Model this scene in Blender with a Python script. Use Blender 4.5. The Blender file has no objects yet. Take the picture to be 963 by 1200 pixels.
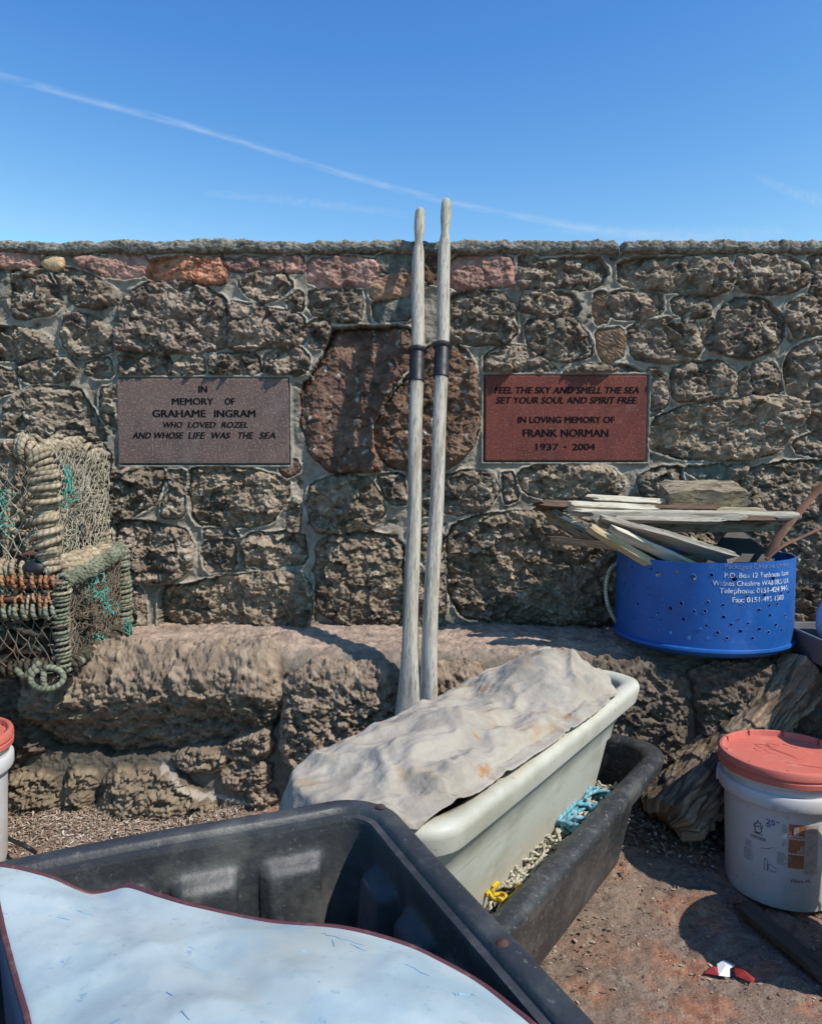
import bpy, bmesh, math, random
import numpy as np
from mathutils import Vector, Matrix, geometry

PI = math.pi
R = math.radians
rng = random.Random(7)
nrs = np.random.RandomState(11)
scene = bpy.context.scene
COL = scene.collection

# ------------------------------------------------------------------ camera survey
EYE = 1.15
PITCH = R(3.8141)
FPX = 900.0
SP, CP = math.sin(PITCH), math.cos(PITCH)

def at(px, py, Y=None, z=None):
    """where the sight line through a surveyed point of the 963x1200 view meets the plane Y=.. or z=.."""
    dx = (px - 481.5) / FPX; dy = (600.0 - py) / FPX
    rx, ry, rz = dx, CP + dy * SP, -SP + dy * CP
    s = Y / ry if Y is not None else (z - EYE) / rz
    return Vector((rx * s, ry * s, EYE + rz * s))

cam_d = bpy.data.cameras.new("camera")
cam = bpy.data.objects.new("camera", cam_d); COL.objects.link(cam)
cam.location = (0, 0, EYE)
cam.rotation_euler = (PI / 2 - PITCH, 0, 0)
cam_d.sensor_fit = 'VERTICAL'; cam_d.sensor_height = 24.0; cam_d.sensor_width = 24.0
cam_d.lens = 24.0 * FPX / 1200.0
cam_d.clip_start = 0.02; cam_d.clip_end = 20000
scene.camera = cam

# ------------------------------------------------------------------ light
SUN = Vector((1.97, -1.18, 2.72)).normalized()
el = math.asin(SUN.z); az = math.atan2(SUN.x, SUN.y)
sd = bpy.data.lights.new("sun", 'SUN'); sd.energy = 5.0; sd.angle = R(0.53); sd.color = (1.0, 0.93, 0.84)
so = bpy.data.objects.new("sun", sd); COL.objects.link(so)
so.rotation_euler = SUN.to_track_quat('Z', 'Y').to_euler(); so.location = (4, -2, 6)
world = bpy.data.worlds.new("World"); scene.world = world; world.use_nodes = True
wn = world.node_tree; wn.nodes.clear()
wo = wn.nodes.new('ShaderNodeOutputWorld'); bg = wn.nodes.new('ShaderNodeBackground')
sky = wn.nodes.new('ShaderNodeTexSky'); sky.sky_type = 'NISHITA'; sky.sun_disc = False
sky.sun_elevation = el; sky.sun_rotation = az
sky.altitude = 0; sky.air_density = 1.0; sky.dust_density = 0.2; sky.ozone_density = 3.0
sepc = wn.nodes.new('ShaderNodeSeparateColor'); cmb = wn.nodes.new('ShaderNodeCombineColor'); wn.links.new(sky.outputs[0], sepc.inputs[0])
for k, (pw, gain, top) in enumerate(((2.2, .52, 1.9), (1.55, .735, 3.6), (.85, 1.68, 5.6))):   # clear maritime air: deeper blue overhead
    a_ = wn.nodes.new('ShaderNodeMath'); a_.operation = 'MINIMUM'; a_.inputs[1].default_value = top
    b_ = wn.nodes.new('ShaderNodeMath'); b_.operation = 'POWER'; b_.inputs[1].default_value = pw
    c_ = wn.nodes.new('ShaderNodeMath'); c_.operation = 'MULTIPLY'; c_.inputs[1].default_value = gain
    wn.links.new(sepc.outputs[k], a_.inputs[0]); wn.links.new(a_.outputs[0], b_.inputs[0]); wn.links.new(b_.outputs[0], c_.inputs[0]); wn.links.new(c_.outputs[0], cmb.inputs[k])
wn.links.new(cmb.outputs[0], bg.inputs[0]); wn.links.new(bg.outputs[0], wo.inputs[0])
bg.inputs[1].default_value = 0.15
scene.view_settings.view_transform = 'Standard'; scene.view_settings.look = 'None'; scene.view_settings.exposure = 0
scene.cycles.max_bounces = 6; scene.cycles.use_denoising = True

# ------------------------------------------------------------------ naming helpers
def tag(o, label=None, cat=None, group=None, kind=None):
    if label: o['label'] = label
    if cat: o['category'] = cat
    if group: o['group'] = group
    if kind: o['kind'] = kind
    return o

def empty(name, loc, label, cat, group=None, rz=0.0):
    o = bpy.data.objects.new(name, None); COL.objects.link(o)
    o.location = loc; o.rotation_euler = (0, 0, rz); o.empty_display_size = 0.05
    return tag(o, label, cat, group)

def link(name, me, m, parent=None):
    o = bpy.data.objects.new(name, me); COL.objects.link(o)
    if m is not None: me.materials.append(m)
    if parent is not None: o.parent = parent
    return o

# ------------------------------------------------------------------ noise on numpy arrays
def _h(ix, iy, seed):
    n = (ix.astype(np.int64) * 374761393 + iy.astype(np.int64) * 668265263 + seed * 2147483647 + 1013) & 0xFFFFFFFF
    n = ((n ^ (n >> 13)) * 1274126177) & 0xFFFFFFFF
    n = ((n ^ (n >> 16)) * 2246822519) & 0xFFFFFFFF
    return ((n ^ (n >> 15)) & 0xFFFFFF) / float(0xFFFFFF)

def perlin(x, y, seed=0):
    xi = np.floor(x); yi = np.floor(y); fx = x - xi; fy = y - yi
    u = fx * fx * fx * (fx * (fx * 6 - 15) + 10); v = fy * fy * fy * (fy * (fy * 6 - 15) + 10)
    def g(a, b):
        t = _h(xi + a, yi + b, seed) * 2 * PI
        return np.cos(t) * (fx - a) + np.sin(t) * (fy - b)
    n0 = g(0, 0) * (1 - u) + g(1, 0) * u; n1 = g(0, 1) * (1 - u) + g(1, 1) * u
    return (n0 * (1 - v) + n1 * v) * 1.5

def fbm(x, y, o=3, seed=0, gain=0.5):
    s = 0; a = 1.0; f = 1.0; t = 0
    for i in range(o):
        s = s + a * perlin(x * f + i * 17.3, y * f - i * 9.1, seed + i); t += a; a *= gain; f *= 2.03
    return s / t

def worley(x, y, seed=0, facets=False):
    xi = np.floor(x); yi = np.floor(y)
    f1 = np.full(x.shape, 9.0); f2 = np.full(x.shape, 9.0); cid = np.zeros(x.shape); fac = np.zeros(x.shape)
    for a in (-1, 0, 1):
        for b in (-1, 0, 1):
            cx = xi + a; cy = yi + b
            ox = x - cx - _h(cx, cy, seed); oy = y - cy - _h(cx, cy, seed + 5)
            d = np.hypot(ox, oy)
            near = d < f1
            f2 = np.where(near, f1, np.minimum(f2, d))
            c_ = _h(cx, cy, seed + 9); an = c_ * 37.7
            cid = np.where(near, c_, cid)
            fac = np.where(near, ox * np.cos(an) + oy * np.sin(an), fac)
            f1 = np.where(near, d, f1)
    return (f1, f2, cid, fac) if facets else (f1, f2, cid)

def sst(a, b, x):
    t = np.clip((x - a) / (b - a), 0, 1)
    return t * t * (3 - 2 * t)

def sdf_poly(px, py, poly):
    d = np.full(px.shape, 1e9); inside = np.zeros(px.shape, bool)
    n = len(poly)
    for i in range(n):
        ax, ay = poly[i]; bx, by = poly[(i + 1) % n]
        ex, ey = bx - ax, by - ay
        wx, wy = px - ax, py - ay
        t = np.clip((wx * ex + wy * ey) / max(ex * ex + ey * ey, 1e-12), 0, 1)
        d = np.minimum(d, np.hypot(wx - ex * t, wy - ey * t))
        c = ((ay <= py) & (by > py)) | ((by <= py) & (ay > py))
        if abs(ey) > 1e-12:
            inside ^= c & (px < ax + (py - ay) / ey * ex)
    return np.where(inside, d, -d)

def chaikin(p, k=2, c=.22):
    for _ in range(k):
        q = []
        for i in range(len(p)):
            a, b = p[i], p[(i + 1) % len(p)]
            q.append((a[0] * (1 - c) + b[0] * c, a[1] * (1 - c) + b[1] * c)); q.append((a[0] * c + b[0] * (1 - c), a[1] * c + b[1] * (1 - c)))
        p = q
    return p

# ------------------------------------------------------------------ mesh helpers
def grid_mesh(name, X, Y, Z, col=None, flip=False, smooth=True, wrap=False):
    ny, nx = X.shape
    me = bpy.data.meshes.new(name)
    co = np.stack([X, Y, Z], -1).reshape(-1, 3).astype(np.float32)
    i = np.arange(ny * nx).reshape(ny, nx)
    if wrap: i = np.concatenate([i, i[:, :1]], 1)
    a, b, c, d = i[:-1, :-1], i[:-1, 1:], i[1:, 1:], i[1:, :-1]
    q = np.stack([a, d, c, b] if flip else [a, b, c, d], -1).reshape(-1, 4)
    nf = len(q)
    me.vertices.add(len(co)); me.vertices.foreach_set('co', co.ravel())
    me.loops.add(nf * 4); me.loops.foreach_set('vertex_index', q.ravel().astype(np.int32))
    me.polygons.add(nf); me.polygons.foreach_set('loop_start', (np.arange(nf) * 4).astype(np.int32))
    me.polygons.foreach_set('use_smooth', np.full(nf, smooth))
    me.update(calc_edges=True)
    if col is not None:
        at_ = me.color_attributes.new('col', 'FLOAT_COLOR', 'POINT')
        c4 = np.concatenate([col.reshape(-1, 3), np.ones((nx * ny, 1))], 1).astype(np.float32)
        at_.data.foreach_set('color', c4.ravel())
    me.validate()
    return me

class MB:
    """collects shapes into one mesh; faces carry a uv (metres along, turns around) for rope lay and wood grain"""
    def __init__(s): s.v = []; s.f = []; s.uv = []; s.c = []
    def add(s, vs, fs, uvs=None, c=None):
        o = len(s.v); s.v += [tuple(p) for p in vs]
        for k, f in enumerate(fs):
            s.f.append(tuple(o + i for i in f))
            s.uv.append(uvs[k] if uvs else [(0, 0)] * len(f)); s.c.append(c)
    def tube(s, pts, rad, n=6, c=None, closed=False, cap=True, sq=None):
        P = [Vector(p) for p in pts]; m = len(P)
        if m < 2: return
        r = rad if hasattr(rad, '__len__') else [rad] * m
        T = []
        for i in range(m):
            a = P[i - 1] if (i > 0 or closed) else P[i]; b = P[(i + 1) % m] if (i < m - 1 or closed) else P[i]
            t = b - a; T.append(t.normalized() if t.length > 1e-9 else Vector((0, 0, 1)))
        ref = Vector((0, 0, 1)) if abs(T[0].z) < 0.9 else Vector((1, 0, 0))
        N = (ref - T[0] * ref.dot(T[0])).normalized()
        vs = []; L = [0.0]
        for i in range(m):
            if i: 
                N = N - T[i] * N.dot(T[i])
                N = N.normalized() if N.length > 1e-6 else T[i].orthogonal().normalized()
                L.append(L[-1] + (P[i] - P[i - 1]).length)
            B = T[i].cross(N)
            for k in range(n):
                a = 2 * PI * k / n
                kx, ky = (1, 1) if sq is None else sq
                vs.append(P[i] + (N * math.cos(a) * kx + B * math.sin(a) * ky) * r[i])
        fs = []; uv = []
        for i in range(m if closed else m - 1):
            j = (i + 1) % m; lj = L[j] if j > i else L[i] + (P[j] - P[i]).length
            for k in range(n):
                l = (k + 1) % n
                fs.append((i * n + k, i * n + l, j * n + l, j * n + k))
                uv.append([(L[i], k / n), (L[i], (k + 1) / n), (lj, (k + 1) / n), (lj, k / n)])
        if cap and not closed:
            fs.append(tuple(reversed(range(n)))); uv.append([(0, 0)] * n)
            fs.append(tuple((m - 1) * n + k for k in range(n))); uv.append([(0, 0)] * n)
        s.add(vs, fs, uv, c)
    def box(s, c0, c1, M=None, col=None):
        (x0, y0, z0), (x1, y1, z1) = c0, c1
        vs = [Vector(p) for p in ((x0, y0, z0), (x1, y0, z0), (x1, y1, z0), (x0, y1, z0), (x0, y0, z1), (x1, y0, z1), (x1, y1, z1), (x0, y1, z1))]
        if M is not None: vs = [M @ p for p in vs]
        s.add(vs, [(0, 3, 2, 1), (4, 5, 6, 7), (0, 1, 5, 4), (1, 2, 6, 5), (2, 3, 7, 6), (3, 0, 4, 7)], None, col)
    def lathe(s, prof, n=64, a0=0.0, a1=2 * PI, c=None):
        full = abs(a1 - a0 - 2 * PI) < 1e-6; m = n if full else n + 1
        vs = []
        for (r, z) in prof:
            for k in range(m):
                a = a0 + (a1 - a0) * k / n
                vs.append((r * math.cos(a), r * math.sin(a), z))
        fs = []
        for i in range(len(prof) - 1):
            for k in range(n):
                l = (k + 1) % m
                fs.append((i * m + k, i * m + l, (i + 1) * m + l, (i + 1) * m + k))
        s.add(vs, fs, None, c)
    def loft(s, rings, cap0=False, cap1=False):
        n = len(rings[0]); vs = [p for r_ in rings for p in r_]; fs = []
        for i in range(len(rings) - 1):
            for k in range(n):
                l = (k + 1) % n
                fs.append((i * n + k, i * n + l, (i + 1) * n + l, (i + 1) * n + k))
        if cap0: fs.append(tuple(reversed(range(n))))
        if cap1: fs.append(tuple((len(rings) - 1) * n + k for k in range(n)))
        s.add(vs, fs)
    def build(s, name, m, parent=None, smooth=True, bevel=0, seg=2, auto=None):
        me = bpy.data.meshes.new(name); me.from_pydata(s.v, [], s.f)
        uvl = me.uv_layers.new(name='uv'); uvl.data.foreach_set('uv', [x for f in s.uv for p in f for x in p])
        if any(c is not None for c in s.c):
            ca = me.color_attributes.new('col', 'FLOAT_COLOR', 'CORNER'); d = []
            for f, c in zip(s.f, s.c):
                c = c or (1, 1, 1)
                d += [c[0], c[1], c[2], 1.0] * len(f)
            ca.data.foreach_set('color', d)
        me.update(calc_edges=True)
        if bevel:
            bm = bmesh.new(); bm.from_mesh(me)
            bmesh.ops.bevel(bm, geom=bm.edges[:], offset=bevel, segments=seg, profile=.5, affect='EDGES', clamp_overlap=True)
            bm.to_mesh(me); bm.free()
        me.polygons.foreach_set('use_smooth', [smooth] * len(me.polygons))
        if auto is not None:
            try: me.set_sharp_from_angle(angle=R(auto))
            except Exception: pass
        return link(name, me, m, parent)

def catmull(pts, k=8, closed=False):
    P = [Vector(p) for p in pts]; n = len(P); out = []
    for i in range(n if closed else n - 1):
        p1, p2 = P[i], P[(i + 1) % n]
        p0 = P[i - 1] if (i > 0 or closed) else p1 * 2 - p2
        p3 = P[(i + 2) % n] if (i + 2 < n or closed) else p2 * 2 - p1
        for j in range(k):
            t = j / k
            out.append(.5 * ((2 * p1) + (p2 - p0) * t + (2 * p0 - 5 * p1 + 4 * p2 - p3) * t * t + (3 * p1 - p0 - 3 * p2 + p3) * t ** 3))
    if not closed: out.append(P[-1])
    return out

# ------------------------------------------------------------------ materials
def srgb(r, g, b):
    f = lambda c: (c / 255 / 12.92) if c <= 10.3 else ((c / 255 + .055) / 1.055) ** 2.4
    return (f(r), f(g), f(b), 1)

def mat(name, base, dark=None, light=None, s1=8, s2=60, rough=.7, bump=.3, bscale=120, bdist=.004, attr=False, spots=None, spec=.4,
        coord='Object', stretch=(1, 1, 1), metal=0, rope=None, trans=0, w1=.5, w2=.35, bump2=None):
    m = bpy.data.materials.new(name); m.use_nodes = True; nt = m.node_tree; N = nt.nodes; L = nt.links
    b = N['Principled BSDF']; b.inputs['Roughness'].default_value = rough; b.inputs['Metallic'].default_value = metal
    b.inputs['Specular IOR Level'].default_value = spec
    tc = N.new('ShaderNodeTexCoord'); mp = N.new('ShaderNodeMapping'); mp.inputs['Scale'].default_value = stretch
    L.new(tc.outputs[coord], mp.inputs[0]); V = mp.outputs[0]
    def noise(sc, det=4, ro=.6):
        n = N.new('ShaderNodeTexNoise'); n.inputs['Scale'].default_value = sc; n.inputs['Detail'].default_value = det
        n.inputs['Roughness'].default_value = ro; L.new(V, n.inputs['Vector']); return n.outputs['Fac']
    def ramp(x, a, c):
        r = N.new('ShaderNodeMapRange'); r.interpolation_type = 'SMOOTHSTEP'; r.inputs['From Min'].default_value = a; r.inputs['From Max'].default_value = c
        L.new(x, r.inputs['Value']); return r.outputs[0]
    def mix(fac, A, B, mode='MIX', f=1.0):
        x = N.new('ShaderNodeMix'); x.data_type = 'RGBA'; x.blend_type = mode
        if isinstance(fac, float): x.inputs['Factor'].default_value = fac
        else:
            k = N.new('ShaderNodeMath'); k.operation = 'MULTIPLY'; k.inputs[1].default_value = f; L.new(fac, k.inputs[0]); L.new(k.outputs[0], x.inputs['Factor'])
        for s_, v in (('A', A), ('B', B)):
            if isinstance(v, tuple): x.inputs[s_].default_value = v
            else: L.new(v, x.inputs[s_])
        return x.outputs['Result']
    if attr:
        va = N.new('ShaderNodeVertexColor'); va.layer_name = 'col'
        c = mix(1.0, va.outputs[0], base, 'MULTIPLY') if base else va.outputs[0]
    else: c = base
    if dark: c = mix(ramp(noise(s1), .42, .68), c, dark, 'MIX', w1 * 2 if w1 < .5 else 1.0)
    if light: c = mix(ramp(noise(s2, 5), .52, .75), c, light, 'MIX', w2 * 2)
    if spots:
        for (sc, lo, hi, colr, f) in spots: c = mix(ramp(noise(sc, 6, .65), lo, hi), c, colr, 'MIX', f)
    if rope:                                                       # diagonal lay of twisted strands
        u = N.new('ShaderNodeUVMap'); sp = N.new('ShaderNodeSeparateXYZ'); L.new(u.outputs[0], sp.inputs[0])
        a = N.new('ShaderNodeMath'); a.operation = 'MULTIPLY'; a.inputs[1].default_value = 1 / rope; L.new(sp.outputs[0], a.inputs[0])
        d = N.new('ShaderNodeMath'); d.operation = 'ADD'; L.new(a.outputs[0], d.inputs[0]); L.new(sp.outputs[1], d.inputs[1])
        e = N.new('ShaderNodeMath'); e.operation = 'MULTIPLY'; e.inputs[1].default_value = 2 * PI; L.new(d.outputs[0], e.inputs[0])
        g = N.new('ShaderNodeMath'); g.operation = 'SINE'; L.new(e.outputs[0], g.inputs[0])
        rr = N.new('ShaderNodeMapRange'); rr.inputs['From Min'].default_value = -1; rr.inputs['From Max'].default_value = .2
        L.new(g.outputs[0], rr.inputs['Value'])
        inv = N.new('ShaderNodeMath'); inv.operation = 'SUBTRACT'; inv.inputs[0].default_value = 1; L.new(rr.outputs[0], inv.inputs[1])
        c = mix(inv.outputs[0], c, (.50, .47, .43, 1), 'MULTIPLY', .6)
        rh = rr.outputs[0]
    if isinstance(c, tuple): b.inputs['Base Color'].default_value = c
    else: L.new(c, b.inputs['Base Color'])
    if bump:
        bp = N.new('ShaderNodeBump'); bp.inputs['Strength'].default_value = bump; bp.inputs['Distance'].default_value = bdist
        L.new(noise(bscale, 6, .65), bp.inputs['Height']); last = bp.outputs[0]
        if rope:
            b2 = N.new('ShaderNodeBump'); b2.inputs['Strength'].default_value = .6; b2.inputs['Distance'].default_value = .003
            L.new(rh, b2.inputs['Height']); L.new(last, b2.inputs['Normal']); last = b2.outputs[0]
        if bump2:
            b3 = N.new('ShaderNodeBump'); b3.inputs['Strength'].default_value = bump2[0]; b3.inputs['Distance'].default_value = bump2[2]
            L.new(noise(bump2[1], 3, .5), b3.inputs['Height']); L.new(last, b3.inputs['Normal']); last = b3.outputs[0]
        L.new(last, b.inputs['Normal'])
        if rough < .6:
            rv = N.new('ShaderNodeMapRange'); rv.inputs['To Min'].default_value = max(.05, rough - .15); rv.inputs['To Max'].default_value = min(1, rough + .25)
            L.new(noise(bscale * .3, 5), rv.inputs['Value']); L.new(rv.outputs[0], b.inputs['Roughness'])
    if trans:
        b.inputs['Transmission Weight'].default_value = trans
    return m
# ================================================================== MASONRY
WY = 2.80                                             # mean face of the wall
def wp(px, py):
    p = at(px, py, 2.775); return (p.x, p.z)

# surveyed outlines of the wall stones: (kind, bulge, outline)
ST = [
 ('p', .020, [(-6,295),(43,296),(43,309),(-6,313)]),
 ('t', .030, [(49,301),(60,298),(72,302),(73,310),(66,316),(56,314),(48,308)]),
 ('p', .024, [(88,304),(110,300),(125,303),(140,299),(168,299),(172,312),(165,320),(150,324),(120,321),(95,310)]),
 ('o', .030, [(170,309),(185,302),(255,302),(265,325),(255,332),(215,326),(170,322)]),
 ('p', .016, [(258,304),(300,301),(302,309),(280,316),(268,313)]),
 ('p', .016, [(304,305),(330,299),(331,316),(312,316)]),
 ('p', .018, [(333,300),(353,299),(356,316),(334,317)]),
 ('p', .024, [(361,304),(400,302),(438,303),(444,315),(438,327),(430,333),(363,333)]),
 ('g', .014, [(441,298),(485,297),(485,314),(447,318)]),
 ('o2', .014, [(435,331),(460,321),(484,320),(486,344),(436,350)]),
 ('r', .010, [(500,300),(521,300),(521,331),(500,331)]),
 ('p', .028, [(526,300),(598,299),(602,330),(590,334),(526,338)]),
 ('d', .010, [(610,300),(630,302),(622,311),(610,313)]),
 ('d', .030, [(609,316),(640,304),(700,301),(713,318),(706,330),(690,337),(650,334),(611,336)]),
 ('d', .030, [(727,306),(765,302),(850,303),(859,318),(855,338),(835,344),(800,341),(745,335),(728,330)]),
 ('d', .032, [(863,303),(890,298),(920,300),(945,312),(955,324),(930,340),(900,343),(870,338)]),
 ('d', .020, [(948,300),(1000,298),(1000,314),(955,313)]),
 ('d', .020, [(958,322),(1000,318),(1000,345),(950,345)]),
 ('g', .016, [(-8,316),(8,316),(9,345),(-8,346)]),
 ('d', .035, [(12,318),(48,313),(60,330),(69,355),(60,366),(20,373),(12,355),(9,335)]),
 ('d', .035, [(62,319),(80,314),(105,322),(130,340),(135,352),(118,358),(92,357),(75,343)]),
 ('dp', .040, [(143,350),(163,336),(200,326),(235,334),(262,350),(266,375),(262,406),(230,410),(180,413),(140,408),(133,390)]),
 ('dp', .036, [(268,354),(310,362),(354,370),(356,400),(330,405),(268,410),(270,376)]),
 ('d', .022, [(279,331),(290,323),(330,322),(341,332),(330,345),(310,352),(290,344)]),
 ('d', .015, [(336,351),(352,341),(354,363),(342,360)]),
 ('d', .040, [(76,370),(95,366),(120,378),(129,395),(128,410),(105,418),(85,418),(74,402),(72,385)]),
 ('g', .010, [(119,361),(136,356),(138,380),(128,386),(120,376)]),
 ('d', .038, [(-10,384),(35,385),(55,400),(62,411),(30,420),(-10,420)]),
 ('d', .035, [(20,428),(45,421),(80,421),(87,435),(70,446),(30,446),(19,438)]),
 ('d', .028, [(-8,430),(14,438),(17,455),(-8,466)]),
 ('d', .045, [(12,470),(40,453),(90,456),(100,470),(112,490),(121,513),(100,516),(50,514),(12,514),(4,500),(8,480)]),
 ('d', .045, [(5,520),(60,520),(126,522),(127,600),(120,660),(5,660)]),
 ('d', .022, [(102,426),(114,420),(127,421),(129,440),(112,442),(101,436)]),
 ('d', .020, [(118,457),(134,453),(136,500),(130,505),(117,485)]),
 ('d', .024, [(140,418),(172,413),(196,418),(200,437),(140,438)]),
 ('d', .020, [(205,426),(215,417),(235,418),(240,437),(202,438)]),
 ('d', .024, [(246,420),(260,414),(300,414),(305,437),(246,438)]),
 ('d', .026, [(309,417),(325,408),(350,408),(361,420),(355,437),(310,438)]),
 ('d', .035, [(362,340),(420,338),(423,358),(420,376),(395,375),(362,363)]),
 ('g', .004, [(437,354),(480,347),(482,372),(440,377)]),
 ('d', .020, [(360,381),(378,373),(387,385),(382,402),(366,406)]),
 ('r', .055, [(387,387),(425,383),(478,383),(482,400),(478,425),(462,448),(447,477),(436,497),(438,530),(446,546),(430,551),(390,553),(367,533),(353,500),(354,457),(371,428),(381,415)]),
 ('rd', .060, [(488,432),(500,407),(530,402),(547,413),(556,437),(560,497),(554,520),(532,544),(500,549),(459,548),(439,526),(436,500),(451,476),(470,452)]),
 ('d', .040, [(526,345),(565,340),(590,345),(602,360),(605,388),(595,400),(560,403),(526,398)]),
 ('d', .030, [(612,349),(630,341),(670,343),(680,360),(675,368),(650,371),(612,363)]),
 ('d', .036, [(618,377),(650,371),(675,373),(690,395),(694,415),(670,422),(640,420),(620,405)]),
 ('s', .010, [(697,346),(708,343),(712,375),(699,379)]),
 ('d', .026, [(715,345),(735,340),(775,342),(776,364),(755,372),(718,372)]),
 ('s', .018, [(699,388),(728,385),(731,414),(715,425),(704,416)]),
 ('d', .034, [(738,381),(790,373),(814,376),(823,405),(815,418),(780,424),(742,418)]),
 ('d', .022, [(789,351),(810,345),(834,352),(831,369),(810,371),(791,364)]),
 ('d', .030, [(568,416),(590,405),(620,409),(645,426),(656,438),(570,438)]),
 ('d', .022, [(661,436),(690,428),(740,430),(756,438)]),
 ('d', .040, [(846,362),(870,349),(900,352),(920,375),(918,395),(905,410),(880,418),(855,415),(839,407),(841,385)]),
 ('d', .014, [(823,394),(833,374),(840,382),(834,409)]),
 ('d', .034, [(925,356),(945,348),(1000,350),(1000,380),(960,391),(935,395),(924,375)]),
 ('d', .036, [(929,411),(950,401),(1000,395),(1000,466),(955,468),(926,462),(921,430)]),
 ('d', .032, [(788,433),(815,425),(845,425),(860,436),(862,460),(830,468),(790,468)]),
 ('d', .012, [(868,439),(877,431),(880,460),(868,463)]),
 ('d', .026, [(883,429),(905,425),(915,440),(915,458),(886,462)]),
 ('d', .022, [(760,433),(775,432),(784,455),(782,475),(763,480)]),
 ('dl', .045, [(766,494),(790,481),(830,471),(890,466),(940,470),(942,490),(925,506),(910,530),(870,538),(830,537),(790,534),(763,525)]),
 ('d', .018, [(946,475),(960,471),(1000,480),(1000,500),(950,505)]),
 ('d', .024, [(931,520),(950,509),(1000,510),(1000,536),(936,531)]),
 ('dl', .034, [(608,553),(640,546),(680,543),(715,550),(731,565),(722,580),(650,586),(615,576)]),
 ('d', .024, [(748,560),(775,549),(797,549),(800,562),(796,584),(755,580)]),
 ('g', .014, [(802,549),(852,546),(853,564),(830,566)]),
 ('d', .014, [(858,546),(880,546),(870,560),(858,562)]),
 ('dl', .045, [(870,556),(900,546),(945,541),(1000,546),(1000,602),(960,605),(930,602),(872,600)]),
 ('d', .050, [(868,612),(1000,608),(1000,700),(940,738),(868,738)]),
 ('d', .035, [(733,590),(860,594),(860,738),(733,738)]),
 ('d', .030, [(129,553),(165,548),(190,551),(188,570),(178,590),(150,607),(128,600)]),
 ('d', .018, [(195,553),(214,553),(215,568),(198,570)]),
 ('d', .022, [(191,585),(200,574),(212,576),(214,605),(190,607)]),
 ('dl', .036, [(221,553),(250,548),(300,552),(337,565),(336,580),(326,595),(318,612),(270,618),(224,612)]),
 ('d', .018, [(336,600),(345,586),(351,592),(350,624),(338,624)]),
 ('r', .014, [(330,541),(345,539),(350,551),(338,558),(328,553)]),
 ('dl', .045, [(362,572),(380,562),(405,557),(430,562),(445,580),(450,600),(435,616),(410,624),(375,624),(362,610)]),
 ('d', .020, [(441,560),(470,556),(476,590),(456,590)]),
 ('d', .018, [(484,556),(514,552),(514,600),(486,604)]),
 ('d', .030, [(520,561),(545,553),(575,556),(585,575),(570,595),(545,602),(520,600)]),
 ('d', .016, [(589,556),(600,556),(606,585),(592,590)]),
 ('d', .042, [(134,615),(160,612),(214,621),(224,640),(221,664),(205,679),(165,681),(145,675),(136,640)]),
 ('d', .024, [(236,637),(271,635),(275,665),(241,670)]),
 ('d', .026, [(284,628),(355,625),(358,659),(320,665),(285,665)]),
 ('d', .014, [(240,621),(274,622),(278,630),(240,631)]),
 ('d', .024, [(130,688),(163,690),(170,738),(130,738)]),
 ('dl', .036, [(186,692),(230,685),(285,675),(350,672),(364,690),(368,738),(300,742),(240,740),(186,738)]),
 ('dl', .046, [(372,640),(385,629),(420,626),(470,630),(474,732),(400,733),(373,716),(370,680)]),
 ('d', .030, [(481,628),(505,618),(521,632),(520,732),(481,733)]),
 ('dl', .045, [(525,620),(560,606),(610,601),(660,606),(715,620),(722,730),(600,731),(545,726),(526,700)]),
]
# the wall runs on past the view on both sides
EXT = [(k, b, [(-12 - x, y) for x, y in p]) for k, b, p in ST if max(x for x, y in p) < 480 and min(x for x, y in p) > -5] + \
      [(k, b, [(1986 - x, y) for x, y in p]) for k, b, p in ST if min(x for x, y in p) > 500 and max(x for x, y in p) < 990]
PLQ = [((139, 443.5), (338, 543.5)), ((568, 440), (758, 540))]
KCOL = {'d': (128, 113, 98), 'dl': (137, 120, 101), 'dp': (126, 110, 98), 'p': (160, 124, 111), 'o': (180, 124, 98), 'o2': (146, 116, 96), 't': (203, 171, 133), 'g': (120, 116, 105), 'r': (105, 81, 68), 'rd': (120, 94, 77), 's': (146, 118, 94)}

def relief(a, b, seed, amp=1.0):
    """broken conglomerate: tilted fracture facets of several sizes, pits between"""
    wx = a + .010 * perlin(a / .05, b / .05, seed + 31) + .004 * perlin(a / .017, b / .017, seed + 32)
    wz = b + .010 * perlin(a / .05, b / .05, seed + 37) + .004 * perlin(a / .017, b / .017, seed + 38)
    f1, f2, c1, t1 = worley(wx / .060, wz / .046, seed + 1, True)
    g1, g2, c2, t2 = worley(wx / .021, wz / .017, seed + 2, True)
    big = fbm(a / .13, b / .11, 3, seed + 3)
    mid = fbm(a / .035, b / .030, 3, seed + 4)
    fine = fbm(a / .011, b / .010, 2, seed + 5)
    k1, k2, c3, t3 = worley((a + .004 * perlin(a / .02, b / .02, seed + 40)) / .0115, (b + .004 * perlin(a / .02, b / .02, seed + 41)) / .0095, seed + 6, True)
    m1, m2, c4, t4 = worley(wx / .125, wz / .095, seed + 7, True)
    rdg = np.clip(1 - 2.4 * np.abs(perlin(wx / .050, wz / .042, seed + 8)), 0, 1)
    h = .015 * big + .006 * mid + .020 * t4 + .007 * (c4 - .5) + .019 * t1 + .004 * (c1 - .5) + .0065 * rdg +   .0062 * t2 + .0018 * (c2 - .4) + .0050 * t3 + .0016 * (c3 - .5) + .0030 * fine - .003 * sst(.45, .7, g1)
    c2 = .6 * c2 + .4 * c3
    return h * amp, c1, c2, mid

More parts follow.
